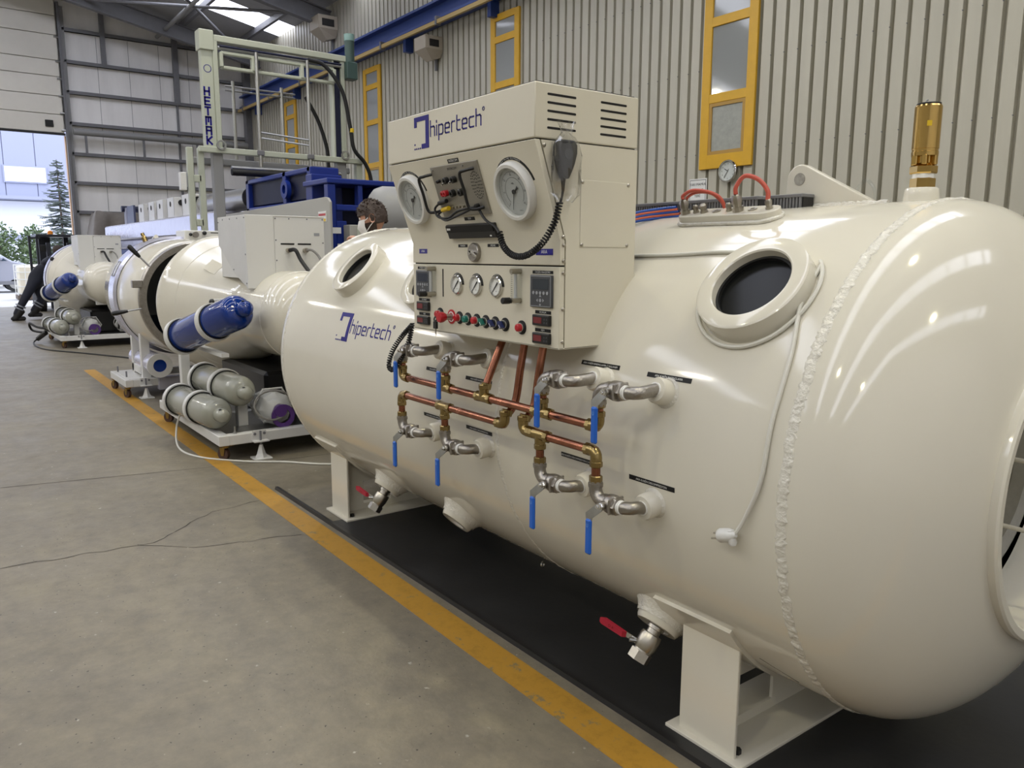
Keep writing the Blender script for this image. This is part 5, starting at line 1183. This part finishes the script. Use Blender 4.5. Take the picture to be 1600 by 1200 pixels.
# vertical lettering on the column
fg = lambda u, v, h: (-11.96+h, 3.5+u, v)
HG = {'H': [[(0, 0), (0, 1)], [(.6, 0), (.6, 1)], [(0, .5), (.6, .5)]], 'E': [[(.6, 0), (0, 0)], [(.6, 1), (0, 1)], [(0, .5), (.5, .5)], [(0, 0), (0, 1)]], 'T': [[(0, 1), (.6, 1)], [(.3, 1), (.3, 0)]],
      'M': [[(0, 0), (0, 1), (.6, 1), (.6, 0)], [(.3, 1), (.3, .4)]], 'A': [[(0, 0), (0, 1), (.6, 1), (.6, 0)], [(0, .5), (.6, .5)]], 'K': [[(0, 0), (0, 1)], [(.6, 1), (.12, .5), (.6, 0)]]}
mb = MB()
for i, c in enumerate('HETMAK'):
    z0 = 3.94-.135*i; mb.strokes([[(-.09+u*.11, z0-.1+v*.1) for u, v in ln] for ln in HG[c]], .026, fg, 0, .003)
part('lettering', mb, M_logo, pl, 0); part('emblem', MB().ring((-11.962, 3.47, 4.2), (1, 0, 0), .055, .045, .003, 24), M_logo, pl)
# grey side cover
cv = thing('machine_cover', (-10.8, 3.85, 0), 'grey sheet metal machine cover with warning label behind the middle vessel', 'machine cover')
fx = lambda u, v, h: (u, 3.8+h, v)
o = part('sheet', MB().prism([(-13.0, 1.0), (-8.66, 1.0), (-8.66, 2.2), (-8.72, 2.25), (-8.8, 2.262), (-12.9, 2.2), (-13.0, 2.12)], fx, 0, .03), M_cover, cv, 0); bevel(o, .006)
part('rear_body', MB().box((-11.85, 3.83, 0), (-9.65, 3.93, 2.1)), M_cover, cv, 0)
lb = part('warning_label', MB().box((-8.98, 3.792, 1.98), (-8.76, 3.799, 2.1)), M_print, cv, 0)
part('label_band', MB().box((-8.97, 3.79, 2.05), (-8.77, 3.7915, 2.075)), M_red, lb, 0); part('label_band', MB().box((-8.97, 3.79, 1.985), (-8.77, 3.7915, 2.015)), M_yel, lb, 0)
# blue press
bp_ = thing('blue_press', (-9.5, 4.1, 0), 'cobalt blue steel press frame behind the standing man', 'press')
def bb(n, a, b, m=M_machb): return part(n, MB().box(a, b, .01), m, bp_)
bb('top_plate', (-9.6, 3.86, 2.43), (-8.85, 5.1, 2.49)); bb('upright', (-9.0, 3.88, 0), (-8.88, 3.98, 2.43)); bb('upright', (-9.0, 4.27, 2.1), (-8.88, 4.33, 2.43)); bb('shelf_bar', (-9.0, 3.98, 2.12), (-8.88, 4.3, 2.19)); bb('lower_bar', (-9.0, 3.98, 1.0), (-8.9, 4.12, 2.0))
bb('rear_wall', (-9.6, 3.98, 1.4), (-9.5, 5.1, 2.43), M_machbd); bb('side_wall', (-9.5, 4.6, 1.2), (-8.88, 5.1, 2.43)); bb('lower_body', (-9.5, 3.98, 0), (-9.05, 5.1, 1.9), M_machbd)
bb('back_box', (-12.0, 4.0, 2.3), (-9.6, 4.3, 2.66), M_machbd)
for x in (-12.0, -10.5, -9.65): bb('box_post', (x, 3.94, 2.2), (x+.12, 4.32, 2.68))
bb('box_rail', (-12.0, 3.94, 2.62), (-9.55, 4.32, 2.68)); bb('box_rail', (-12.0, 3.94, 2.2), (-9.55, 4.32, 2.28)); bb('corner_post', (-9.6, 3.9, 1.0), (-9.4, 4.3, 2.58))
part('hook', MB().ring((-10.35, 3.9, 2.45), (0, 1, 0), .12, .06, .06, 20), M_machb, bp_)
for y, z in ((3.92, 1.85), (3.98, 1.66)): part('paper_tag', MB().box((-8.88, y, z), (-8.877, y+.11, z+.07)), M_print, bp_, 0)
t = thing('junction_box', (-8.7, 4.2, 1.0), 'pale grey electrical box left of the standing man', 'electrical box')
part('case', MB().box((-8.88, 4.06, 1.3), (-8.7, 4.36, 1.95), .008), M_cover, t); part('lid', MB().box((-8.7, 4.15, 1.32), (-8.68, 4.34, 1.93), .005), M_machg, t); part('screw', MB().cyl((-8.68, 4.17, 1.9), (-8.675, 4.17, 1.9), .008, 8), M_steelp, t)
part('lower_case', MB().box((-8.88, 4.0, 1.0), (-8.72, 4.36, 1.6), .008), M_cover, t)
t = thing('steel_roll', (-7.3, 4.0, 1.3), 'big grey steel drum lying behind the console, left of the gauge', 'roll')
part('drum', MB().lathe((-7.3, 3.62, 2.0), (.25, 1, 0), [(0, .1), (.02, .2), (.06, .25), (.14, .28), (1.6, .28)], 40), M_pipe, t)
part('stand', MB().box((-7.5, 3.8, 0), (-7.1, 4.6, 1.75)), M_machb, t)
for i, (y, r) in enumerate(((4.1, .16), (4.5, .13))):
    t = thing('pipe_roll', (-14, y, 2.3), 'silver roll under the gantry, %s' % ('front one' if i == 0 else 'rear one'), 'roll'); part('roll', MB().cyl((-14.7, y, 2.48), (-12.2, y, 2.45), r, 20), M_steel, t); part('end_cap', MB().cyl((-12.2, y, 2.45), (-12.15, y, 2.45), r*.5, 14), M_ductd, t)

# tarpaulin heap by the end wall
random.seed(11)
vs = []; nx, ny = 26, 34
for i in range(nx+1):
    for j in range(ny+1):
        u, v = i/nx, j/ny; e = min(1, 5*min(u*1.5, 1-u), 7*min(v, 1-v)); z = 2.86*(max(0, e)**.35)
        z += (.02*math.sin(17*v+6*u)+.015*math.sin(29*v-13*u))*(e > .05); z = max(0, z)
        bul = .06*math.sin(14*v+3*z)+.05*math.sin(23*v-4*z)
        vs.append((-27.95+1.3*u+bul*(u > .3), 4.0+2.0*v, z))
tt = thing('tarpaulin_heap', (-27.2, 5.0, 0), 'creased grey tarpaulin over a tall stack by the end wall', 'tarpaulin')
part('sheet', MB().add(vs, [(i*(ny+1)+j, (i+1)*(ny+1)+j, (i+1)*(ny+1)+j+1, i*(ny+1)+j+1) for i in range(nx) for j in range(ny)]), M_tarp, tt, 60)
part('stack', MB().box((-27.5, 4.35, 0), (-27.1, 5.6, 2.3)), M_tarp, tt, 0)

# ================================================================== PEOPLE
def skin_obj(name, verts, edges, radii, m, parent, sub=2, root=0):
    loc = root_loc(parent); me = bpy.data.meshes.new(name)
    me.from_pydata([(v[0]-loc[0], v[1]-loc[1], v[2]-loc[2]) for v in verts], edges, []); o = bpy.data.objects.new(name, me); COL.objects.link(o)
    o.modifiers.new('skin', 'SKIN'); sm = o.modifiers.new('sub', 'SUBSURF'); sm.levels = sub; sm.render_levels = sub
    if not me.skin_vertices: me.skin_vertices.new()
    for i, r in enumerate(radii):
        rr = r if isinstance(r, tuple) else (r, r); me.skin_vertices[0].data[i].radius = rr; me.skin_vertices[0].data[i].use_root = (i == root)
    dg = bpy.context.evaluated_depsgraph_get(); me2 = bpy.data.meshes.new_from_object(o.evaluated_get(dg)); bpy.data.objects.remove(o)
    me2.materials.clear(); me2.materials.append(m); me2.polygons.foreach_set('use_smooth', [True]*len(me2.polygons)); me2.name = name
    o = bpy.data.objects.new(name, me2); COL.objects.link(o); o.parent = parent; return o
def head_mesh(c, fwd, sc=1.0):
    """sculpted head: c centre, fwd facing direction"""
    fwd = Vector(fwd).normalized(); up = Vector((0, 0, 1)); rt = fwd.cross(up).normalized(); up = rt.cross(fwd).normalized(); c = Vector(c)
    n, m = 28, 20; vs = []
    for i in range(m+1):
        t = PI*i/m
        for k in range(n):
            a = 2*PI*k/n; x = math.sin(t)*math.cos(a); y = math.sin(t)*math.sin(a); z = math.cos(t)      # x forward, y right
            X, Y, Z = x*.098, y*.077, z*.118
            if z < -.1: X += .012*(-z) if x > 0 else .035*(-z)*.8; Y *= 1+.28*z*.9
            if x > .75 and abs(y) < .33: X += .022*max(0, 1-abs(z+.22)*4)*(1-abs(y)*3)          # nose
            if x > .55 and abs(abs(y)-.38) < .22 and abs(z-.08) < .16: X -= .008                  # eye hollows
            if x > .6 and abs(z-.24) < .1: X += .004                                               # brow
            if x > .7 and abs(y) < .35 and abs(z+.52) < .1: X += .004                              # lips
            vs.append(c+(fwd*X+rt*Y+up*Z)*sc)
    fs = [(i*n+k, (i+1)*n+k, (i+1)*n+(k+1) % n, i*n+(k+1) % n) for i in range(m) for k in range(n)]
    return MB().add(vs, fs), fwd, rt, up
# man behind the chamber
mx, my = -5.56, 2.78
man = thing('person', (mx, my, 0), 'man with dark hair and white face mask behind the foreground chamber, looking down left', 'person')
hc = Vector((-5.5, 2.755, 1.872)); hf = Vector((-.62, -.78, -.22))
V = [(mx, my, 1.0), (mx, my, 1.18), (mx, my, 1.38), (mx+.01, my, 1.54), (mx+.03, my-.0, 1.66), (mx+.04, my-.01, 1.74),
     (mx+.12, my-.13, 1.54), (mx+.16, my-.27, 1.36), (-5.32, 2.54, 1.58), (-5.315, 2.565, 1.672),
     (mx-.14, my+.15, 1.52), (mx-.2, my+.2, 1.26), (mx-.25, my+.05, 1.06), (mx-.26, my-.03, 1.0),
     (mx+.05, my-.09, .95), (mx+.05, my-.1, .52), (mx+.05, my-.1, .1), (mx-.06, my+.1, .95), (mx-.06, my+.1, .52), (mx-.06, my+.1, .1)]
Ed = [(0, 1), (1, 2), (2, 3), (3, 4), (4, 5), (3, 6), (6, 7), (7, 8), (8, 9), (3, 10), (10, 11), (11, 12), (12, 13), (0, 14), (14, 15), (15, 16), (0, 17), (17, 18), (18, 19)]
Rd = [.14, .14, .15, .12, .06, .058, .065, .048, .036, .03, .065, .048, .036, .03, .095, .065, .045, .095, .065, .045]
skin_obj('body', V, Ed, Rd, M_skin, man)
hm, hf2, hr, hu = head_mesh(hc, hf, 1.02)
part('head', hm, M_skin, man, 80)
# ears
for s in (-1, 1):
    e = hc+hr*(.079*s)-hf2*.012-hu*.005
    part('ear', MB().add([e+hf2*(.022*math.cos(a))*q-hf2*.004+hu*(.034*math.sin(a))*q+hr*(s*(.014 if q > .9 else (.004 if q > .4 else .0))) for q in (1, .6, .15) for a in [2*PI*k/14 for k in range(14)]], [(i*14+k, i*14+(k+1) % 14, (i+1)*14+(k+1) % 14, (i+1)*14+k) for i in range(2) for k in range(14)]).add([e+hf2*(.022*math.cos(2*PI*k/14))*q+hu*(.034*math.sin(2*PI*k/14))*q+hr*(s*w_) for q, w_ in ((1, .014), (.7, -.01)) for k in range(14)], [(k, (k+1) % 14, 14+(k+1) % 14, 14+k) for k in range(14)]), M_skin, man, 80)
# hair: cap with tousled locks
random.seed(3)
def hair():
    n, m = 48, 26; vs = []; keep = {}
    for i in range(m+1):
        t = PI*.62*i/m
        for k in range(n):
            a = 2*PI*k/n; x, y, z = math.sin(t)*math.cos(a), math.sin(t)*math.sin(a), math.cos(t)
            r = 1.13+.05*math.sin(7*a+5*t)+random.uniform(-.03, .03)+(.1*max(0, x)*max(0, z) if z > .3 else 0)+.05*max(0, z)
            vs.append(hc+(hf2*(x*.1*r-.004)+hr*(y*.079*r)+hu*(z*.12*r)))
            lim = .2 if x > .35 else (-.05 if x > -.05 else -.75); keep[(i, k)] = z > lim+(.0 if x > .35 else 0)
    fs = [(i*n+k, (i+1)*n+k, (i+1)*n+(k+1) % n, i*n+(k+1) % n) for i in range(m) for k in range(n) if keep[(i, k)] and keep[(i+1, k)]]
    return MB().add(vs, fs)
part('hair', hair(), M_hair, man, 50)
mb = MB()
for i in range(150):
    a = random.uniform(0, 2*PI); t = random.uniform(.05, 1.25); x, y, z = math.sin(t)*math.cos(a), math.sin(t)*math.sin(a), math.cos(t)
    if x > .4 and z < .35: continue
    p0 = hc+hf2*(x*.106)+hr*(y*.084)+hu*(z*.128); d = (hf2*(x+random.uniform(-.6, .6))+hr*(y+random.uniform(-.6, .6))+hu*(z*.6+random.uniform(-.5, .3))).normalized()
    mb.tube([p0-d*.01, p0+d*.014+hu*.003, p0+d*.03], [.006, .005, .001], 5)
part('hair_locks', mb, M_hair, man, 60, kind='stuff')
part('beard', MB().add([hc+hf2*(.1*math.cos(a)*(1.03))*(1-.12*q)+hr*(.0795*math.sin(a)*(1-.3*q))+hu*(-.03-.075*q)+hf2*.008*q for q in (0, .35, .7, 1.0) for a in [(-.62+1.24*k/16)*PI for k in range(17)]], [(i*17+k, i*17+k+1, (i+1)*17+k+1, (i+1)*17+k) for i in range(3) for k in range(16)]), M_hair, man, 60)
mk = part('face_mask', MB().add([hc+hf2*((.108+.022*(1-abs(2*q-1)))*math.cos(a))+hr*(.082*math.sin(a))+hu*(.0-.1*q) for q in (0, .25, .5, .75, 1) for a in [(-.36+.72*k/14)*PI for k in range(15)]], [(i*15+k, i*15+k+1, (i+1)*15+k+1, (i+1)*15+k) for i in range(4) for k in range(14)]), M_mask, man, 60)
for s in (-1, 1):
    for z0, z1 in ((-.01, .022), (-.085, -.03)):
        part('ear_loop', MB().tube([hc+hr*(s*.076)+hf2*.045+hu*z0, hc+hr*(s*.083)+hf2*.015+hu*(z0+z1)/2, hc+hr*(s*.084)-hf2*.02+hu*z1], .003, 6), M_mask, mk)
    part('eye', MB().sphere(hc+hr*(s*.032)+hf2*.083+hu*.012, .013, 10, 8), M_dial, man); part('brow', MB().tube([hc+hr*(s*.014)+hf2*.101+hu*.03, hc+hr*(s*.035)+hf2*.097+hu*.037, hc+hr*(s*.055)+hf2*.08+hu*.03], .005, 6), M_hair, man)
Vj = [Vector(v) for v in V]
skin_obj('jacket', [Vj[i] for i in (0, 1, 2, 3, 4)]+[Vj[6], Vj[7], Vj[8].lerp(Vj[7], .25), Vj[10], Vj[11], Vj[12]], [(0, 1), (1, 2), (2, 3), (3, 4), (3, 5), (5, 6), (6, 7), (3, 8), (8, 9), (9, 10)], [.165, .165, .175, .14, .08, .08, .062, .052, .08, .062, .052], M_brown, man)
part('collar', MB().lathe(Vj[4]-Vector((0, 0, .02)), (0.05, -.02, 1), [(0, .1), (.03, .095), (.05, .085), (.05, .075)], 20, False), M_brown, man)
skin_obj('trousers', [Vj[0], Vj[14], Vj[15], Vj[16], Vj[17], Vj[18], Vj[19]], [(0, 1), (1, 2), (2, 3), (0, 4), (4, 5), (5, 6)], [.16, .11, .085, .07, .11, .085, .07], M_navycl, man)
for i in (16, 19):
    part('shoe', MB().box((Vj[i].x-.2, Vj[i].y-.05, 0), (Vj[i].x+.06, Vj[i].y+.05, .1), .03), M_boot, man)
# the raised hand: palm and five curled fingers
wr = Vj[9]; pd_ = Vector((-.55, -.25, .55)).normalized(); side = Vector((.4, -.9, 0)).normalized(); nrm = pd_.cross(side).normalized()
hv = [wr, wr+pd_*.03, wr+pd_*.065]; he = [(0, 1), (1, 2)]; hrd = [(.026, .02), (.034, .018), (.036, .016)]
for k, (off, L) in enumerate(((-.03, .07), (-.011, .082), (.009, .078), (.028, .062))):
    b0i = len(hv); q0 = wr+pd_*.068+side*off; q1 = q0+pd_*L*.4-nrm*.01; q2 = q1+(pd_*.4-nrm*.9).normalized()*L*.35; q3 = q2+(-pd_*.2-nrm).normalized()*L*.28
    hv += [q0, q1, q2, q3]; he += [(2, b0i), (b0i, b0i+1), (b0i+1, b0i+2), (b0i+2, b0i+3)]; hrd += [.0105, .0098, .009, .008]
b0i = len(hv); q0 = wr+pd_*.02-side*.035; hv += [q0, q0+pd_*.03-side*.02-nrm*.015, q0+pd_*.055-side*.018-nrm*.03]; he += [(1, b0i), (b0i, b0i+1), (b0i+1, b0i+2)]; hrd += [.012, .011, .009]
skin_obj('hand', hv, he, hrd, M_skin, man, 2)
part('cuff', MB().cyl(wr-pd_*.05-Vector((0, 0, .02)), wr+pd_*.002, .036, 16), M_black, man)

# worker bending near the doorway
wx, wy = -22.4, 1.85
wk = thing('person', (wx, wy, 0), 'person in dark workwear and boots bending forward near the open doorway', 'person')
hip = Vector((wx, 2.09, .92)); U = lambda x, y, z: Vector((wx+x, y-.27, z))
V = [hip, U(.0, 2.45, 1.1), U(.05, 2.62, 1.3), U(.08, 2.72, 1.42), U(.1, 2.8, 1.52), U(.12, 2.86, 1.58),
     U(.22, 2.74, 1.36), U(.32, 2.9, 1.16), U(.34, 3.05, .98), U(-.1, 2.74, 1.36), U(-.05, 2.95, 1.16), U(0, 3.1, .98),
     U(.1, 2.32, .88), U(.14, 2.1, .5), U(.12, 1.88, .1), U(-.1, 2.38, .88), U(-.12, 2.5, .5), U(-.14, 2.26, .16)]
Ed = [(0, 1), (1, 2), (2, 3), (3, 4), (4, 5), (3, 6), (6, 7), (7, 8), (3, 9), (9, 10), (10, 11), (0, 12), (12, 13), (13, 14), (0, 15), (15, 16), (16, 17)]
Rd = [.17, .17, .18, .15, .06, .06, .08, .06, .045, .08, .06, .045, .13, .095, .075, .13, .095, .075]
skin_obj('body', V, Ed, Rd, M_navycl, wk)
hm, a_, b_, c_ = head_mesh(U(.14, 2.92, 1.66), (.1, .9, -.35)); part('head', hm, M_skin, wk, 80)
part('hair', MB().sphere(U(.14, 2.90, 1.69), .115, 18, 12, (.85, 1.0, 1.0)), M_hair, wk)
for i, (p, d) in enumerate(((V[14], (1, 0, 0)), (V[17], (1, 0, 0)))):
    z0 = max(0, p.z-.1); t1 = .16 if i == 0 else .0
    part('boot', MB().lathe((p.x, p.y, p.z-.06), (0, (V[13].y if i == 0 else V[16].y)-p.y, .36), [(0, .07), (.1, .085), (.22, .1), (.26, .098)], 14), M_boot, wk)
    part('boot_sole', MB().box((p.x-.055, p.y-.09, z0), (p.x+.055, p.y+.22, z0+.1), .03), M_boot, wk)
    k = V[13] if i == 0 else V[16]; d = (k-p).normalized()
    for f in (.2, .27): part('reflective_band', MB().cyl(p+d*f, p+d*(f+.03), .115, 16), M_refl, wk)
for i, q in enumerate((V[8], V[11])):
    hv = [q, q+Vector((0, .05, -.03)), q+Vector((0, .1, -.06))]; he = [(0, 1), (1, 2)]; hrd = [.035, .04, .036]
    for k, off in enumerate((-.035, -.012, .012, .035)):
        s = len(hv); hv += [q+Vector((off, .12, -.08)), q+Vector((off, .16, -.12))]; he += [(2, s), (s, s+1)]; hrd += [.011, .009]
    s = len(hv); hv += [q+Vector((.05, .07, -.06)), q+Vector((.06, .11, -.09))]; he += [(1, s), (s, s+1)]; hrd += [.012, .01]
    skin_obj('hand', hv, he, hrd, M_skin, wk, 1)

# ================================================================== OUTSIDE THE DOORWAY
solo('ground', MB().box((-95, -40, -.25), (XE, 60, -.03)), M_asph, kind='structure', smooth=0)
bl = thing('factory_building', (-60, 5, 0), 'pale clad factory building across the yard outside the doorway', 'building')
part('wall', MB().box((-62, -20, 0), (-58.2, 22, 12)), M_outp, bl, 0)
for k in range(22): part('cladding_panel', MB().box((-58.2, -16+1.7*k, 5.1), (-58.1, -16+1.7*k+1.66, 11.9), .01), M_outp, bl, 0)
for y0 in (-4.0, 1.2, 4.3): f = part('window', MB().box((-58.1, y0, 5.9), (-58.0, y0+(2.35 if y0 > 3 else 2.6), 6.95)), M_outp, bl, 0); part('pane', MB().box((-58.0, y0+.08, 5.98), (-57.97, y0+(2.27 if y0 > 3 else 2.52), 6.87)), M_outw, f, 0)
part('canopy', MB().box((-58.2, -16, 4.85), (-56.6, 20, 5.05)), M_outp, bl, 0)
part('lower_wall', MB().box((-58.2, -16, 0), (-58.05, 20, 4.8)), M_outw, bl, 0)
part('base_band', MB().box((-58.05, -16, 2.4), (-57.95, 20, 2.75)), M_outp, bl, 0)
# fir tree
def fir():
    random.seed(21); x0, y0 = -43, 5.35
    t = thing('fir_tree', (x0, y0, 0), 'sparse tall fir tree in the yard outside', 'tree')
    part('trunk', MB().cyl((x0, y0, 0), (x0, y0, 5.95), .09, 10, .012), M_bark, t)
    mb = MB()
    for i in range(26):
        z = .9+4.9*i/25+random.uniform(-.06, .06); L = 1.85*(1-(z-.5)/5.7)+.1; n = 9
        for k in range(n):
            a = 2*PI*(k+random.random())/n; d = Vector((math.cos(a), math.sin(a), random.uniform(-.3, .12))); p0 = Vector((x0, y0, z+random.uniform(-.09, .09))); ln = L*random.uniform(.5, 1.15); sd_ = Vector((-math.sin(a), math.cos(a), 0))
            p1 = p0+d*ln+Vector((0, 0, .1*ln)); mb.tube([p0, p0+d*ln*.6, p1], [.022, .018, .006], 4)
            for q in range(7):
                f = .25+.1*q
                b = p0+d*ln*f
                for s in (-1, 1):
                    e = b+(d*.5+sd_*s).normalized()*ln*.3*(1.15-f)+Vector((0, 0, -.03)); mb.tube([b, e], [.022, .01], 3)
    part('needle_boughs', mb, M_fir, t, 0, kind='stuff')
fir()
def bush(x, y, h, rad, label, seed):
    random.seed(seed); t = thing('leafy_shrub', (x, y, 0), label, 'shrub', 'shrubs along the yard')
    part('stem', MB().cyl((x, y, 0), (x, y, h*.7), .06, 8, .03), M_bark, t)
    vs = []; fs = []
    for i in range(1300):
        u = random.uniform(-1, 1); a = random.uniform(0, 2*PI); r = random.random()**.4; s = math.sqrt(1-u*u)
        c = Vector((x+rad*r*s*math.cos(a), y+rad*r*s*math.sin(a), h*.55+h*.45*r*u)); d1 = Vector((random.uniform(-1, 1), random.uniform(-1, 1), random.uniform(-1, 1))).normalized(); d2 = d1.orthogonal().normalized(); q = random.uniform(.06, .13)
        o = len(vs); vs += [c+d1*q, c+d2*q*.5, c-d1*q, c-d2*q*.5]; fs.append((o, o+1, o+2, o+3))
    part('leaves', MB().add(vs, fs), M_leaf, t, 0, kind='stuff')
for i, (x, y, h, r, lb) in enumerate(((-46, 3.0, 3.1, 1.0, 'bushy green shrub left of the fir tree, tallest at the frame edge'), (-46.5, 4.5, 3.1, .7, 'narrow green shrub between the tall shrub and the fir tree'), (-45, 1.6, 2.6, 1.0, 'green shrub at the left edge behind the parked car'), (-44, 5.6, 2.7, 1.0, 'yellow-green shrub behind the fir tree trunk'), (-44, 4.4, 2.2, .8, 'low green shrub in front of the fir tree, behind the forklift'))): bush(x, y, h, r, lb, 30+i)
# parked van
def car():
    t = thing('car', (-40, 1.4, 0), 'silver car parked in the yard outside the doorway', 'car')
    f = lambda u, v, h: (-40+h, u, v*1.2-.05)
    side = [(-1.0, .35), (3.75, .35), (3.85, .6), (3.8, .85), (3.3, 1.05), (2.9, 1.12), (2.0, 1.66), (1.5, 1.8), (-.6, 1.84), (-1.0, 1.7)]
    b = part('body', MB().prism(side, f, -.85, .85), M_car, t, 30); bevel(b, .06, 3)
    for h in (-.86, .845):
        part('side_window', MB().prism([(.9, 1.12), (2.75, 1.12), (1.95, 1.58), (1.0, 1.68)], f, h, h+.012), M_carglass, t, 0); part('side_window', MB().prism([(-.7, 1.12), (.8, 1.12), (.9, 1.68), (-.6, 1.7)], f, h, h+.012), M_carglass, t, 0)
    part('sill', MB().prism([(-1.0, .3), (3.7, .3), (3.7, .42), (-1.0, .42)], f, .84, .87), M_steelp, t, 0)
    part('mirror', MB().sphere((-39.05, 2.5, 1.42), .14, 12, 8, (1, .7, .8)), M_car, t)
    for y in (-.2, 2.95):
        for h in (-.75, .72): wl = part('wheel', MB().cyl((-40+h-.1, y, .33), (-40+h+.12, y, .33), .33, 24), M_tyre, t); part('hub', MB().cyl((-40+h-.11, y, .33), (-40+h+.13, y, .33), .2, 16), M_steel, wl)
car()
# tote in a cage
t = thing('tote_tank', (-33, 2.95, 0), 'white caged bulk liquid tote outside the doorway', 'tote')
part('bottle', MB().box((-33.4, 2.56, .16), (-32.6, 3.5, 1.18), .06), M_totep, t); part('pallet', MB().box((-33.5, 2.5, 0), (-32.5, 3.56, .14)), M_bark, t)
for z in (.2, .45, .7, .95, 1.2): part('cage_bar', MB().tube([(-32.52, 2.52, z), (-32.52, 3.54, z), (-33.48, 3.54, z), (-33.48, 2.52, z)], .016, 6, True), M_tote, t)
for y in (2.52, 2.78, 3.03, 3.28, 3.54):
    for x in (-32.52, -33.48): part('cage_upright', MB().cyl((x, y, .12), (x, y, 1.22), .014, 6), M_tote, t)
# forklift
t = thing('forklift', (-25.6, 3.0, 0), 'dark forklift with overhead guard and amber beacon in the doorway', 'forklift')
part('body', MB().box((-26.6, 2.55, .25), (-25.3, 3.45, .95), .06), M_forkl, t); part('counterweight', MB().box((-27.1, 2.55, .3), (-26.6, 3.45, 1.05), .1), M_forkl, t)
for y, m_ in ((2.34, .03), (2.52, .03), (3.42, .05)): part('guard_post', MB().box((-25.45, y-m_, .8), (-25.38, y+m_, 2.08), .008), M_forkl, t)
part('guard_post', MB().box((-26.6, 2.66, .9), (-26.4, 2.95, 2.1), .01), M_forkl, t); part('guard_post', MB().box((-26.6, 3.3, .9), (-26.5, 3.42, 2.1), .01), M_forkl, t)
part('guard_roof', MB().box((-26.65, 2.5, 2.06), (-25.35, 3.5, 2.13), .01), M_forkl, t)
part('door_bar', MB().box((-25.45, 2.34, 2.0), (-25.4, 2.6, 2.05)), M_forkl, t); part('door_bar', MB().box((-25.45, 2.34, 1.2), (-25.4, 2.5, 1.24)), M_forkl, t)
part('mirror', MB().box((-25.4, 2.56, 1.66), (-25.36, 2.74, 1.84), .01), M_black, t); part('beacon', MB().lathe((-25.8, 2.9, 2.13), (0, 0, 1), [(0, .07), (.08, .065), (.11, .03)], 16), M_amber, t)
part('seat', MB().box((-26.3, 2.75, .95), (-25.9, 3.25, 1.4), .05), M_black, t); part('mast', MB().box((-25.2, 2.7, .1), (-25.1, 2.8, 1.9)), M_forkl, t); part('mast', MB().box((-25.2, 3.2, .1), (-25.1, 3.3, 1.9)), M_forkl, t)
for x, y in ((-25.6, 2.5), (-25.6, 3.5), (-26.7, 2.55), (-26.7, 3.45)): part('wheel', MB().cyl((x, y-.12, .28), (x, y+.12, .28), .28, 22), M_tyre, t)
for y in (2.75, 3.2): part('fork_tine', MB().box((-25.1, y-.05, .08), (-24.1, y+.05, .12)), M_forkl, t)
